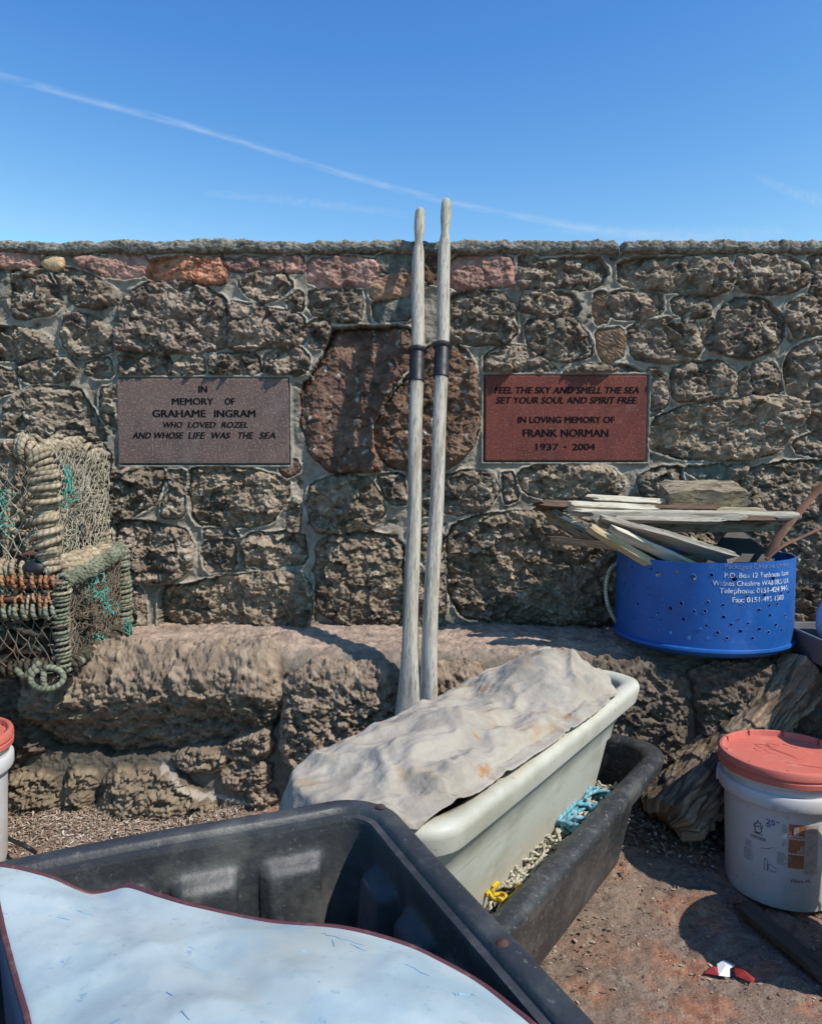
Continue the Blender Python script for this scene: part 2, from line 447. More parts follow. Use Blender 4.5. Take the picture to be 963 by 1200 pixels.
def build_wall():
    xs = np.concatenate([np.arange(-2.9, -1.56, .009), np.arange(-1.56, 1.56, .003), np.arange(1.56, 2.9, .009)])
    zs = np.arange(.40, 1.902, .003)
    X, Z = np.meshgrid(xs, zs)
    wob = .0085 + .008 * perlin(X / .06, Z / .06, 3) + .005 * perlin(X / .02, Z / .02, 4) + .003 * perlin(X / .008, Z / .008, 5)
    best = np.full(X.shape, -.2); sid = np.full(X.shape, -1, int)
    stones = [(k, b, chaikin([wp(x, y) for x, y in p], 1, .14)) for k, b, p in ST + EXT]
    for i, (k, b, poly) in enumerate(stones):
        px = [p[0] for p in poly]; pz = [p[1] for p in poly]
        i0, i1 = np.searchsorted(xs, [min(px) - .06, max(px) + .06]); j0, j1 = np.searchsorted(zs, [min(pz) - .06, max(pz) + .06])
        if i1 <= i0 or j1 <= j0: continue
        sl = (slice(j0, j1), slice(i0, i1))
        d = sdf_poly(X[sl], Z[sl], poly) + wob[sl]
        up = d > best[sl]
        best[sl] = np.where(up, d, best[sl]); sid[sl] = np.where(up, i, sid[sl])
    rel, c1, c2, mid = relief(X, Z, 20)
    n = len(stones)
    rs = np.random.RandomState(5)
    bul = np.array([s[1] for s in stones]); cx = np.array([np.mean([p[0] for p in s[2]]) for s in stones]); cz = np.array([np.mean([p[1] for p in s[2]]) for s in stones])
    ta = rs.uniform(-.18, .22, n); tb = rs.uniform(-.24, .12, n); off = rs.uniform(-.004, .010, n)
    smooth = np.array([{'t': .06, 'p': .5, 'o': .6, 'o2': .4, 'g': .35, 'r': .45, 'rd': .6, 's': .18}.get(s[0], 1.0) for s in stones])
    tone = rs.uniform(.82, 1.2, n)
    kc = np.array([srgb(*KCOL[s[0]])[:3] for s in stones])
    inside = best > 0; s_ = np.clip(sid, 0, n - 1)
    e = sst(0, .012, best)
    hs_ = bul[s_] * (1 - np.exp(-np.clip(best, 0, 1) / .010)) * .48 + off[s_] + ta[s_] * (X - cx[s_]) + tb[s_] * (Z - cz[s_]) * .8 + rel * smooth[s_] * (.35 + .65 * e)
    # slab-like steps of the two red boulders
    rb = np.array([s[0] in ('r', 'rd') for s in stones])[s_] & inside
    q1, q2, qc = worley((X + .3 * Z) / .11, Z / .17, 77)
    hs_ = hs_ + np.where(rb, .020 * (qc - .5) * sst(0, .12, q2 - q1), 0)
    shell = np.array([s[0] == 's' for s in stones])[s_] & inside
    hs_ = hs_ + np.where(shell, .0025 * np.sin((X * .8 + Z + .01 * perlin(X / .03, Z / .03, 8)) * 2 * PI / .011), 0)
    D = -best + .5 * wob
    mort = -.006 + .012 * sst(.001, .007, D) - .004 * sst(.012, .05, D) + .0045 * fbm(X / .02, Z / .018, 4, 51, .6) + .009 * fbm(X / .09, Z / .07, 3, 52)
    # tooled ribs of pointing left proud beside the stones
    rib = np.exp(-((D - .009) / .0050) ** 2) * sst(-.40, .0, perlin(X / .16, Z / .16, 61))
    mort = mort + .010 * rib
    H = np.where(inside, hs_ , mort)
    # pebbly dips where the mortar has weathered away
    H = H - .02 * sst(.35, .6, fbm(X / .06, Z / .05, 3, 90)) * (~inside)
    stain = (1 - .45 * sst(.0, .45, fbm(X / .16, Z / .12, 4, 130)))[..., None]
    lich = sst(.62, .78, fbm(X / .03, Z / .03, 4, 101) * .5 + .5)
    col = kc[s_] * tone[s_][..., None]
    var = (.50 + .60 * c1 + .62 * c2) * (1 + .55 * mid)
    var = 1 + (var - 1) * np.clip(smooth[s_] + .3, 0, 1)
    col = col * var[..., None]
    warm = sst(.1, .5, fbm(X / .07, Z / .07, 3, 110))[..., None] * np.array([.30, .235, .165]) + (1 - sst(.1, .5, fbm(X / .07, Z / .07, 3, 110)))[..., None] * col
    col = col * stain
    dk = np.array([s[0][0] == 'd' for s in stones])[s_][..., None]
    col = np.where(dk, col * .70 + warm * .26 * stain, col)
    pale = (sst(.72, .90, c2) * .65)[..., None] * (smooth[s_] > .9)[..., None]
    col = col * (1 - pale) + np.array([.47, .415, .33]) * pale
    lw = (lich * np.where(rb, .95, .30))[..., None]
    col = col * (1 - lw) + np.array([.50, .47, .40]) * lw
    mcol = np.array([.30, .258, .205]) * (1 + .6 * fbm(X / .05, Z / .05, 4, 120, .65))[..., None]
    mcol = mcol * (1 - .45 * sst(0, .5, fbm(X / .25, Z / .2, 3, 121)))[..., None]
    mcol = mcol + (np.array([.56, .51, .42]) - mcol) * (.75 * rib * sst(-.4, .3, fbm(X / .03, Z / .03, 3, 122)))[..., None]
    col = np.where(inside[..., None], col, mcol)
    col = col * (1 - .35 * np.exp(-(best / .004) ** 2) * (best > -.004))[..., None]
    # seats of the two plaques, with a tooled frame of mortar
    for (a, b) in PLQ:
        x0, z1 = wp(*a); x1, z0 = wp(*b)
        dx = np.maximum(x0 - X, X - x1); dz = np.maximum(z0 - Z, Z - z1); dd = np.maximum(dx, dz)
        w = sst(.022, .012, dd + .5 * wob)
        fr = .006 + .010 * np.exp(-((dd - .009) / .006) ** 2) + .002 * fbm(X / .02, Z / .02, 2, 9)
        H = H * (1 - w) + np.where(dd < .003, -.004, fr) * w
        col = col * (1 - w[..., None]) + np.array([.29, .27, .225]) * w[..., None] * (1 + .3 * fbm(X / .03, Z / .03, 3, 7))[..., None]
    # back of the tread: stone and mortar colour darkens towards the foot of the wall
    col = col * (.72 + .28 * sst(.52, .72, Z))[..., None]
    Y = WY - H
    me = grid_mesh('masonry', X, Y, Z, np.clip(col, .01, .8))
    m = mat('wall_stone', None, None, None, attr=True, rough=.92, bump=.7, bscale=230, bdist=.004, spec=.2,
            spots=[(40, .60, .72, (.035, .030, .024, 1), .45), (150, .62, .74, (.42, .39, .31, 1), .5)])
    root = empty('stone_wall', (0, WY, 0), 'tall rubble stone harbour wall with grey pointing and a thin concrete top', 'wall')
    o = link('masonry', me, m, root); o.matrix_parent_inverse = Matrix.Translation((0, -WY, 0))
    c = MB(); c.box((-2.9, 2.88, 0), (2.9, 3.3, 1.88)); cb = c.build('wall_core', m, root, smooth=False)
    cb.matrix_parent_inverse = Matrix.Translation((0, -WY, 0))
    ca = cb.data.color_attributes.new('col', 'FLOAT_COLOR', 'POINT'); ca.data.foreach_set('color', [.15, .13, .1, 1] * 8)
    # coping: exposed-aggregate concrete, broken at one joint
    prof = [(2.86, 1.880), (2.785, 1.884), (2.772, 1.890), (2.768, 1.898), (2.768, 1.910), (2.772, 1.920), (2.785, 1.926), (2.86, 1.930), (3.0, 1.932), (3.32, 1.930), (3.33, 1.87)]
    pr = []
    for (a, b) in zip(prof[:-1], prof[1:]):
        for t in np.linspace(0, 1, 6, endpoint=False): pr.append((a[0] + (b[0] - a[0]) * t, a[1] + (b[1] - a[1]) * t))
    pr.append(prof[-1]); pr = np.array(pr); s = np.concatenate([[0], np.cumsum(np.hypot(*np.diff(pr, axis=0).T))])
    xx = np.concatenate([np.arange(-2.9, -1.56, .012), np.arange(-1.56, 1.56, .004), np.arange(1.56, 2.9, .012)])
    XX, SS = np.meshgrid(xx, s); PY = np.repeat(pr[:, :1], len(xx), 1); PZ = np.repeat(pr[:, 1:], len(xx), 1)
    f1, f2, cc = worley(XX / .011, SS / .011, 3)
    hh = .006 * (.5 - f1) + .010 * fbm(XX / .05, SS / .05, 3, 6) + .007 * fbm(XX / .25, SS / .3, 2, 8)
    gap = wp(727, 290)[0]
    gw = np.exp(-((XX - gap - .006 * perlin(SS / .02, XX / .02, 3)) / .010) ** 2)
    g2 = np.exp(-((XX - wp(669, 290)[0]) / .003) ** 2)
    k = np.clip(1 - s / .2, 0, 1)[:, None]
    PZ = PZ + hh * 1.0 - .030 * gw * (PZ > 1.90) - .012 * g2 * (PZ > 1.9) + .006 * perlin(XX / .4, XX * 0, 12)
    PY = PY - hh * .9 * (k > 0) + .02 * gw + .008 * g2
    cl = np.array([.20, .185, .155]) * (.5 + .9 * cc)[..., None] * (1 + .5 * fbm(XX / .1, SS / .1, 3, 14))[..., None]
    cm = mat('coping_concrete', None, None, None, attr=True, rough=.95, bump=.5, bscale=220, bdist=.003, spec=.2)
    co = link('coping', grid_mesh('coping', XX, PY, PZ, np.clip(cl, .02, .6)), cm, root); co.matrix_parent_inverse = Matrix.Translation((0, -WY, 0))
build_wall()

# ------------------------------------------------------------------ stone ledge at the foot of the wall
def ground_base(x, y):
    x = np.asarray(x, float); y = np.asarray(y, float)
    return .085 * sst(1.7, 2.4, y) + .010 * perlin(x / .7, y / .7, 200)

def build_ledge():
    prof = [(2.84, .545), (2.62, .550), (2.44, .545), (2.385, .535), (2.345, .512), (2.318, .470), (2.305, .40), (2.30, .30), (2.295, .15), (2.285, -.05)]
    P = [(Vector((a, b, 0))) for a, b in prof]
    pts = catmull(P, 40); arr = np.array([(p.x, p.y) for p in pts])
    ss = np.concatenate([[0], np.cumsum(np.hypot(*np.diff(arr, axis=0).T))])
    v = np.arange(0, ss[-1], .0035)
    py_ = np.interp(v, ss, arr[:, 0]); pz_ = np.interp(v, ss, arr[:, 1])
    ty = np.gradient(py_, v); tz = np.gradient(pz_, v); ny, nz = tz, -ty       # outward: up on the tread, to the viewer on the face
    sgn = np.where(nz + (-ny) >= 0, 1, -1); ny, nz = ny * sgn, nz * sgn
    xs = np.concatenate([np.arange(-2.9, -1.35, .010), np.arange(-1.35, 1.35, .0035), np.arange(1.35, 2.9, .010)])
    X, V = np.meshgrid(xs, v)
    vz = lambda z: float(np.interp(-z, -pz_[py_ < 2.45], v[py_ < 2.45]))       # arc position of a height on the face
    def lp(px, py):
        if py < 792:                                                            # on the tread
            p = at(px, py, z=.545); yy = min(max(p.y, 2.36), 2.80)
            return (p.x, float(np.interp(-yy, -py_, v)))
        p = at(px, py, 2.31); return (p.x, vz(p.z))
    LS = [
     ('e', .085, [(38,770),(120,752),(325,756),(330,800),(326,850),(300,868),(250,872),(180,884),(110,882),(45,868),(20,830)]),
     ('e', .060, [(337,772),(470,772),(474,850),(468,900),(380,905),(330,890),(332,840)]),
     ('e', .030, [(270,862),(318,845),(320,885),(290,890),(262,882)]),
     ('e', .026, [(205,880),(258,872),(268,890),(252,905),(215,900)]),
     ('e', .022, [(262,894),(318,890),(320,918),(285,925),(262,915)]),
     ('e', .018, [(290,926),(320,922),(322,940),(292,942)]),
     ('y', .050, [(8,905),(45,900),(74,906),(80,940),(70,965),(6,972)]),
     ('y', .045, [(78,902),(98,898),(118,905),(112,930),(104,958),(84,950)]),
     ('y', .075, [(134,900),(170,896),(205,900),(235,925),(260,945),(255,985),(150,985),(112,958)]),
     ('e', .030, [(-60,770),(10,780),(14,860),(5,890),(-60,900)]),
     ('e', .050, [(480,775),(585,770),(590,900),(482,900)]),
     ('f', .050, [(592,765),(700,770),(800,775),(806,850),(790,900),(600,900)]),
     ('f', .050, [(814,775),(1040,775),(1040,905),(830,900),(816,850)]),
     ('f', .030, [(600,910),(700,905),(760,905),(760,985),(600,985)]),
     ('f', .030, [(770,905),(860,908),(866,985),(770,985)]),
     ('f', .030, [(872,908),(1040,910),(1040,985),(876,985)]),
     ('e', .030, [(270,952),(420,950),(470,985),(265,985)]),
     ('e', .030, [(-220,780),(-68,775),(-66,890),(-220,890)]),
     ('e', .030, [(-200,905),(-4,905),(-4,985),(-200,985)]),
    ]
    wob = .010 + .014 * perlin(X / .08, V / .08, 303) + .007 * perlin(X / .025, V / .025, 304)
    best = np.full(X.shape, -.3); sid = np.zeros(X.shape, int)
    stones = [(k, b, chaikin([lp(x, y) for x, y in p], 1)) for k, b, p in LS]
    stones += [(k, b, [(x + 2.55, y) for x, y in p]) for k, b, p in stones[:9]] + [(k, b, [(x - 2.6, y) for x, y in p]) for k, b, p in stones[10:14]]
    for i, (k, b, poly) in enumerate(stones):
        d = sdf_poly(X, V, poly) + wob
        up = d > best; best = np.where(up, d, best); sid = np.where(up, i, sid)
    inside = best > 0; n = len(stones)
    rel, c1, c2, mid = relief(X * 1.35, V * 1.6, 320, .85); r2_ = relief(X * 2.6, V * 2.9, 380, .45); rel = rel + r2_[0]; c2 = .5 * c2 + .5 * r2_[1]
    bul = np.array([s[1] for s in stones])[sid]
    face = sst(.36, .50, V)                                        # 0 on the worn tread, 1 on the face
    dome = bul * (1 - np.exp(-np.clip(best, 0, 1) / .030)) * .75
    H = np.where(inside, dome * face + rel * (.34 + .62 * face) * (1 - .35 * np.exp(-((V - .50) / .06) ** 2)) * sst(-.005, .02, best) + .010 * (1 - face), -.012 * face + .006 * fbm(X / .03, V / .03, 3, 330))
    tread = .014 * fbm(X / .30, V / .30, 3, 340) + .008 * fbm(X / .05, V / .05, 4, 341) + .004 * fbm(X / .010, V / .010, 2, 342) + .006 * sst(.25, .6, fbm(X / .03, V / .03, 3, 343))
    H = H + tread * (1 - .5 * face)
    # undercut of the long left-hand block: its lower third falls back into shade
    blk = (sid == 0) & inside
    vb = vz(.395)
    H = H - np.where(blk, .085 * sst(vb - .05, vb + .07, V + .10 * (X + .86) * (X < -.55)), 0)
    yy = np.repeat(py_[:, None], len(xs), 1) + ny[:, None] * H; zz = np.repeat(pz_[:, None], len(xs), 1) + nz[:, None] * H
    KC = {'e': (130, 114, 98), 'y': (124, 110, 92), 'f': (98, 87, 76)}
    kc = np.array([srgb(*KC[s[0]])[:3] for s in stones])[sid]
    col = kc * ((.65 + .45 * c1 + .4 * c2) * (1 + .5 * mid))[..., None]
    mc = np.array([.155, .135, .105]) * (1 + .5 * fbm(X / .06, V / .06, 4, 350))[..., None]
    col = np.where(inside[..., None], col, mc)
    dust = np.array([.35, .262, .205]) * (1 + .8 * fbm(X / .05, V / .05, 5, 360, .65) + .25 * fbm(X / .3, V / .2, 2, 361))[..., None]
    dust = dust * (1 - .30 * sst(.0, .5, fbm(X / .13, V / .10, 4, 362)))[..., None]
    tf = ((1 - sst(.36, .50, V + .05 * fbm(X / .06, V / .06, 3, 363))) * .92)[..., None]
    col = col * (1 - tf) + dust * tf
    col = col * (1 - .5 * np.exp(-(best / .006) ** 2) * (best > -.005) * face)[..., None]
    # run of old lime between the small stones low on the left
    ln = [lp(x, y) for x, y in ((192, 897), (203, 901), (212, 911), (222, 921), (240, 928), (262, 933), (290, 941))]; dl = np.full(X.shape, 9.0)
    for (ax, ay), (bx, by) in zip(ln[:-1], ln[1:]):
        ex, ey = bx - ax, by - ay; t_ = np.clip(((X - ax) * ex + (V - ay) * ey) / (ex * ex + ey * ey), 0, 1); dl = np.minimum(dl, np.hypot(X - ax - ex * t_, V - ay - ey * t_))
    lw_ = .6 * sst(.010, .004, dl + .006 * perlin(X / .015, V / .015, 377))[..., None]; col = col * (1 - lw_) + np.array([.46, .42, .36]) * lw_
    yy = yy - .006 * lw_[..., 0]
    m = mat('ledge_stone', None, None, None, attr=True, rough=.93, bump=.6, bscale=150, bdist=.004, spec=.2,
            spots=[(170, .60, .72, (.45, .40, .33, 1), .55), (45, .6, .72, (.04, .034, .028, 1), .35)])
    o = link('stone_ledge', grid_mesh('stone_ledge', X, yy, zz, np.clip(col, .012, .7), flip=False), m)
    tag(o, 'long waist low ledge of big rough stone blocks along the foot of the harbour wall', 'ledge')
    return lp
build_ledge()

# ------------------------------------------------------------------ ground
def build_ground():
    xs = np.concatenate([-1.4 - np.geomspace(.02, 40, 30)[::-1], np.arange(-1.4, 1.6, .0055), 1.6 + np.geomspace(.02, 40, 30)])
    ys = np.concatenate([.75 - np.geomspace(.02, 40, 30)[::-1], np.arange(.75, 2.42, .0055), 2.42 + np.geomspace(.02, 40, 30)])
    X, Y = np.meshgrid(xs, ys)
    near = sst(2.2, 1.5, np.abs(X)) * sst(3.2, 2.6, Y)
    c1, c2_, cid = worley(X / .30 + .25 * perlin(X / .2, Y / .2, 402), Y / .24 + .25 * perlin(X / .2, Y / .2, 403), 404)
    edge = c2_ - c1
    rel = .013 * fbm(X / .14, Y / .14, 4, 410) + .0065 * fbm(X / .030, Y / .030, 3, 411, .6) + .008 * (cid - .5) * sst(.0, .3, edge) - .004 * np.exp(-(edge / .012) ** 2) * sst(-.15, .25, perlin(X / .3, Y / .3, 450))
    Z = ground_base(X, Y) + rel * near
    col = np.array([.22, .16, .125]) * (1 + .5 * fbm(X / .10, Y / .10, 5, 420, .65))[..., None]
    rust = (sst(-.16, .34, fbm(X / .17, Y / .15, 5, 430, .6)) * (.45 + .75 * (cid > .45)))[..., None]
    rc = np.array([.31, .15, .095]) * (1 + .55 * fbm(X / .03, Y / .03, 4, 431))[..., None]
    col = col * (1 - rust * .9) + rc * rust * .9
    grit = sst(.12, .40, fbm(X / .045, Y / .045, 5, 440, .7))[..., None]
    col = col * (1 - grit * .6) + np.array([.34, .29, .22]) * grit * .6
    col = col * (1 - .6 * np.exp(-(edge / .010) ** 2) * sst(-.15, .25, perlin(X / .3, Y / .3, 450)))[..., None]
    m = mat('quay_ground', None, None, None, attr=True, rough=.95, bump=1.0, bscale=150, bdist=.006, spec=.2,
            spots=[(190, .56, .68, (.46, .39, .31, 1), .6), (90, .55, .66, (.06, .045, .036, 1), .55), (30, .55, .68, (.11, .085, .065, 1), .4)])
    o = link('ground', grid_mesh('ground', X, Y, Z, np.clip(col, .012, .7)), m)
    tag(o, kind='structure')
build_ground()
# ================================================================== MATERIALS OF THE THINGS
M = {}
M['granite_grey'] = mat('granite_pinkish_grey', (.165, .105, .090, 1), (.120, .080, .072, 1), (.20, .14, .12, 1), s1=5, s2=14, rough=.72, bump=.1, bscale=300, spec=.25,
                        spots=[(150, .52, .62, (.33, .245, .215, 1), .8), (190, .56, .64, (.025, .02, .02, 1), .8), (6, .55, .75, (.25, .21, .2, 1), .35)])
M['granite_red'] = mat('granite_red', (.160, .042, .030, 1), (.110, .030, .024, 1), (.20, .06, .045, 1), s1=6, s2=18, rough=.7, bump=.1, bscale=300, spec=.25,
                       spots=[(150, .52, .62, (.30, .10, .07, 1), .75), (190, .56, .64, (.025, .012, .012, 1), .85), (7, .58, .75, (.24, .13, .11, 1), .3)])
M['ink'] = mat('engraved_paint', (.006, .006, .008, 1), None, (.025, .02, .022, 1), s2=90, rough=.9, bump=0, spec=.1)
M['oar_wood'] = mat('weathered_oar_wood', (.45, .41, .345, 1), (.26, .225, .17, 1), (.58, .55, .48, 1), s1=9, s2=22, rough=.8, bump=.5, bscale=60, bdist=.003, stretch=(7, 7, .55), spec=.25,
                    spots=[(40, .52, .62, (.12, .10, .08, 1), .75), (3, .48, .66, (.30, .26, .14, 1), .5), (75, .58, .66, (.09, .075, .06, 1), .6)])
M['black_rubber'] = mat('black_rubber', (.012, .012, .014, 1), None, (.05, .05, .055, 1), s2=30, rough=.45, bump=.15, bscale=120, spec=.5)
M['tub_white'] = mat('weathered_white_plastic', (.50, .485, .41, 1), (.38, .365, .29, 1), (.60, .585, .51, 1), s1=5, s2=9, rough=.5, bump=.12, bscale=160, bdist=.002, spec=.4,
                     spots=[(24, .58, .72, (.30, .28, .235, 1), .5), (6, .52, .72, (.42, .37, .26, 1), .5), (75, .62, .70, (.20, .19, .16, 1), .6)], stretch=(1, 1, 1.6))
M['tub_black'] = mat('scuffed_black_plastic', (.026, .027, .029, 1), (.045, .045, .044, 1), (.10, .097, .09, 1), s1=6, s2=26, rough=.42, bump=.35, bscale=55, bdist=.003, spec=.5,
                     spots=[(120, .56, .68, (.20, .195, .18, 1), .6), (7, .52, .70, (.12, .11, .095, 1), .6), (30, .60, .70, (.16, .15, .13, 1), .5)])
M['bin_black'] = mat('dusty_black_plastic', (.026, .029, .032, 1), (.044, .048, .051, 1), (.080, .082, .080, 1), s1=6, s2=18, rough=.46, bump=.5, bscale=42, bdist=.004, spec=.55,
                     spots=[(110, .61, .69, (.15, .145, .12, 1), .5), (7, .50, .66, (.10, .10, .09, 1), .6), (34, .61, .70, (.11, .105, .09, 1), .4)])
M['canvas'] = mat('dirty_canvas', (.38, .34, .28, 1), (.29, .255, .21, 1), (.47, .43, .36, 1), s1=7, s2=12, rough=.95, bump=.35, bscale=260, bdist=.0015, spec=.1,
                  spots=[(8, .55, .70, (.34, .215, .10, 1), .6), (13, .62, .70, (.36, .16, .05, 1), .75), (30, .60, .72, (.22, .19, .15, 1), .45)], bump2=(.7, 30, .010))
M['blue_drum'] = mat('blue_drum_plastic', (.010, .098, .36, 1), (.008, .074, .28, 1), (.02, .13, .44, 1), s1=5, s2=12, rough=.38, bump=.12, bscale=90, bdist=.002, spec=.45,
                     spots=[(60, .60, .70, (.06, .16, .44, 1), .6), (6, .52, .70, (.03, .10, .34, 1), .5), (130, .62, .68, (.16, .26, .5, 1), .5)])
M['print_white'] = mat('worn_white_print', (.58, .63, .70, 1), None, None, rough=.6, bump=0, spots=[(55, .52, .60, (.05, .15, .45, 1), .75), (160, .55, .62, (.05, .15, .45, 1), .6)])
M['print_faded'] = mat('faded_white_print', (.16, .24, .44, 1), (.05, .11, .32, 1), None, s1=150, rough=.6, bump=0)
M['pail_white'] = mat('scuffed_white_pail', (.55, .55, .55, 1), (.44, .42, .40, 1), (.64, .64, .63, 1), s1=5, s2=10, rough=.45, bump=.1, bscale=120, bdist=.002, spec=.4,
                      spots=[(35, .60, .70, (.30, .26, .23, 1), .5), (140, .62, .70, (.2, .18, .17, 1), .5), (6, .52, .70, (.46, .39, .36, 1), .45)])
M['lid_red'] = mat('faded_red_lid', (.56, .145, .105, 1), (.48, .115, .085, 1), (.62, .23, .18, 1), s1=5, s2=14, rough=.5, bump=.12, bscale=140, bdist=.002, spec=.35,
                   spots=[(40, .60, .72, (.36, .10, .08, 1), .5), (110, .60, .70, (.66, .36, .30, 1), .5), (5, .5, .7, (.58, .24, .19, 1), .5)])
M['lid_mark'] = mat('dark_red_mark', (.30, .055, .05, 1), rough=.7, bump=0)
M['print_blue'] = mat('blue_print', (.03, .07, .30, 1), None, (.2, .25, .42, 1), s2=200, w2=.25, rough=.6, bump=0)
M['print_dark'] = mat('grey_print', (.10, .10, .11, 1), None, (.35, .35, .35, 1), s2=250, w2=.4, rough=.6, bump=0)
M['print_orange'] = mat('orange_print', (.36, .135, .055, 1), (.26, .10, .05, 1), (.46, .25, .14, 1), s1=30, s2=60, rough=.6, bump=0)
M['print_pale'] = mat('pale_print', (.42, .36, .31, 1), (.30, .26, .24, 1), None, s1=80, rough=.6, bump=0)
M['sheet_blue'] = mat('pale_blue_vinyl', (.41, .475, .475, 1), (.345, .43, .455, 1), (.47, .51, .50, 1), s1=5, s2=7, rough=.42, bump=.12, bscale=60, bdist=.002, spec=.35,
                      spots=[(4, .44, .64, (.33, .36, .33, 1), .65), (7, .46, .66, (.22, .33, .39, 1), .55), (44, .65, .70, (.14, .25, .36, 1), .65), (17, .55, .68, (.29, .35, .375, 1), .5), (95, .62, .68, (.22, .30, .34, 1), .6)])
M['scratch'] = mat('blue_scuff', (.16, .32, .48, 1), (.33, .50, .60, 1), None, s1=60, rough=.6, bump=0)
M['piping'] = mat('maroon_piping', (.10, .035, .038, 1), None, (.20, .10, .09, 1), s2=60, rough=.5, bump=.1)
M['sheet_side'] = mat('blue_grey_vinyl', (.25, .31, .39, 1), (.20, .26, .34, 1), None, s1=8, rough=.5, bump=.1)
M['rope_beige'] = mat('beige_rope', (.42, .34, .235, 1), (.25, .20, .14, 1), (.56, .48, .36, 1), s1=14, s2=30, rough=.9, bump=.5, bscale=300, bdist=.002, rope=.016, spec=.15,
                      spots=[(18, .62, .74, (.22, .25, .16, 1), .5)])
M['rope_green'] = mat('algae_rope', (.235, .24, .175, 1), (.12, .135, .09, 1), (.38, .37, .25, 1), s1=16, s2=36, rough=.9, bump=.5, bscale=300, bdist=.002, rope=.014, spec=.15,
                      spots=[(22, .60, .72, (.30, .44, .40, 1), .55), (17, .64, .74, (.34, .17, .08, 1), .5)])
M['rope_rust'] = mat('rust_stained_rope', (.40, .19, .095, 1), (.27, .11, .05, 1), (.46, .36, .22, 1), s1=14, s2=22, rough=.9, bump=.5, bscale=300, bdist=.002, rope=.014, spec=.15)
M['rope_dark'] = mat('dark_weedy_rope', (.075, .065, .045, 1), (.03, .028, .022, 1), (.30, .27, .19, 1), s1=12, s2=25, rough=.9, bump=.6, bscale=200, bdist=.003, rope=.02, spec=.2)
M['netting'] = mat('pale_netting', (.40, .36, .28, 1), (.2, .18, .13, 1), None, s1=20, rough=.9, bump=0)
M['netting_dark'] = mat('dark_netting', (.13, .105, .08, 1), (.22, .16, .11, 1), None, s1=20, rough=.9, bump=0)
M['twine'] = mat('turquoise_twine', (.035, .36, .29, 1), (.10, .42, .36, 1), (.25, .50, .42, 1), s1=30, s2=60, rough=.7, bump=0)
M['twine_blue'] = mat('light_blue_rope', (.12, .36, .47, 1), (.25, .45, .5, 1), (.5, .6, .6, 1), s1=30, s2=60, rough=.8, bump=.3, bscale=300, rope=.022)
M['yellow'] = mat('yellow_plastic', (.62, .43, .015, 1), (.45, .30, .02, 1), None, s1=40, rough=.5, bump=.1)
M['rope_white'] = mat('pale_fishing_line', (.55, .52, .42, 1), (.32, .29, .21, 1), (.60, .62, .52, 1), s1=25, s2=40, rough=.85, bump=.3, bscale=300, rope=.010, spots=[(25, .60, .7, (.25, .36, .30, 1), .5)])
M['rivet_rust'] = mat('rivet_rust', (.075, .035, .025, 1), (.02, .016, .014, 1), None, s1=120, rough=.8, bump=.4)
M['iron'] = mat('rusty_iron', (.10, .045, .03, 1), (.16, .065, .035, 1), (.05, .035, .03, 1), s1=20, s2=50, rough=.85, bump=.6, bscale=140, bdist=.002)
M['rust_strap'] = mat('rusty_strap', (.235, .115, .07, 1), (.16, .075, .045, 1), (.33, .20, .14, 1), s1=14, s2=30, rough=.85, bump=.6, bscale=120, bdist=.002)
def wood(name, base, dark, light, st=(1, 9, 9), **k):
    return mat(name, base, dark, light, s1=9, s2=16, rough=.85, bump=.8, bscale=26, bdist=.004, stretch=st, spec=.2, spots=[(24, .60, .70, (.05, .04, .03, 1), .75)], **k)
M['wood_grey'] = wood('silvered_wood', (.43, .385, .31, 1), (.24, .205, .16, 1), (.58, .53, .44, 1))
M['wood_pale'] = wood('fresh_split_wood', (.62, .56, .45, 1), (.42, .35, .25, 1), (.72, .66, .55, 1))
M['wood_yellow'] = wood('yellow_wood', (.52, .42, .26, 1), (.36, .27, .15, 1), (.62, .53, .36, 1))
M['wood_dark'] = wood('dark_wood', (.10, .075, .055, 1), (.06, .045, .035, 1), (.20, .16, .12, 1))
M['wood_brown'] = wood('brown_wood', (.17, .105, .075, 1), (.10, .065, .05, 1), (.30, .21, .15, 1))
M['bark'] = mat('flaking_bark', (.33, .27, .19, 1), (.16, .12, .08, 1), (.46, .39, .29, 1), s1=16, s2=25, rough=.95, bump=1, bscale=35, bdist=.012, stretch=(1, 3, 3),
                spots=[(30, .54, .62, (.04, .032, .025, 1), .85)])
M['driftwood'] = mat('weathered_beam', None, None, None, attr=True, rough=.92, bump=.9, bscale=28, bdist=.006, stretch=(1.2, 9, 9), spec=.15, spots=[(30, .58, .68, (.03, .024, .018, 1), .7)])
M['black_sheet'] = mat('black_plastic_sheet', (.018, .019, .021, 1), None, (.04, .04, .04, 1), s2=20, rough=.6, bump=.2, bscale=30)
M['float_blue'] = mat('pale_blue_float', (.36, .44, .62, 1), (.30, .37, .54, 1), (.45, .52, .66, 1), s1=6, s2=12, rough=.45, bump=.1)
M['foil_red'] = mat('red_wrapper', (.32, .03, .025, 1), (.2, .02, .02, 1), None, s1=60, rough=.4, bump=.2)
M['paper_white'] = mat('white_wrapper', (.62, .64, .68, 1), rough=.5, bump=.2)
M['rock'] = mat('quarry_rock', (.18, .14, .10, 1), (.10, .08, .06, 1), (.32, .20, .11, 1), s1=9, s2=7, rough=.95, bump=.9, bscale=60, bdist=.01)
M['crate_grey'] = mat('grey_crate_plastic', (.15, .16, .17, 1), (.11, .12, .13, 1), None, s1=8, rough=.6, bump=.2)

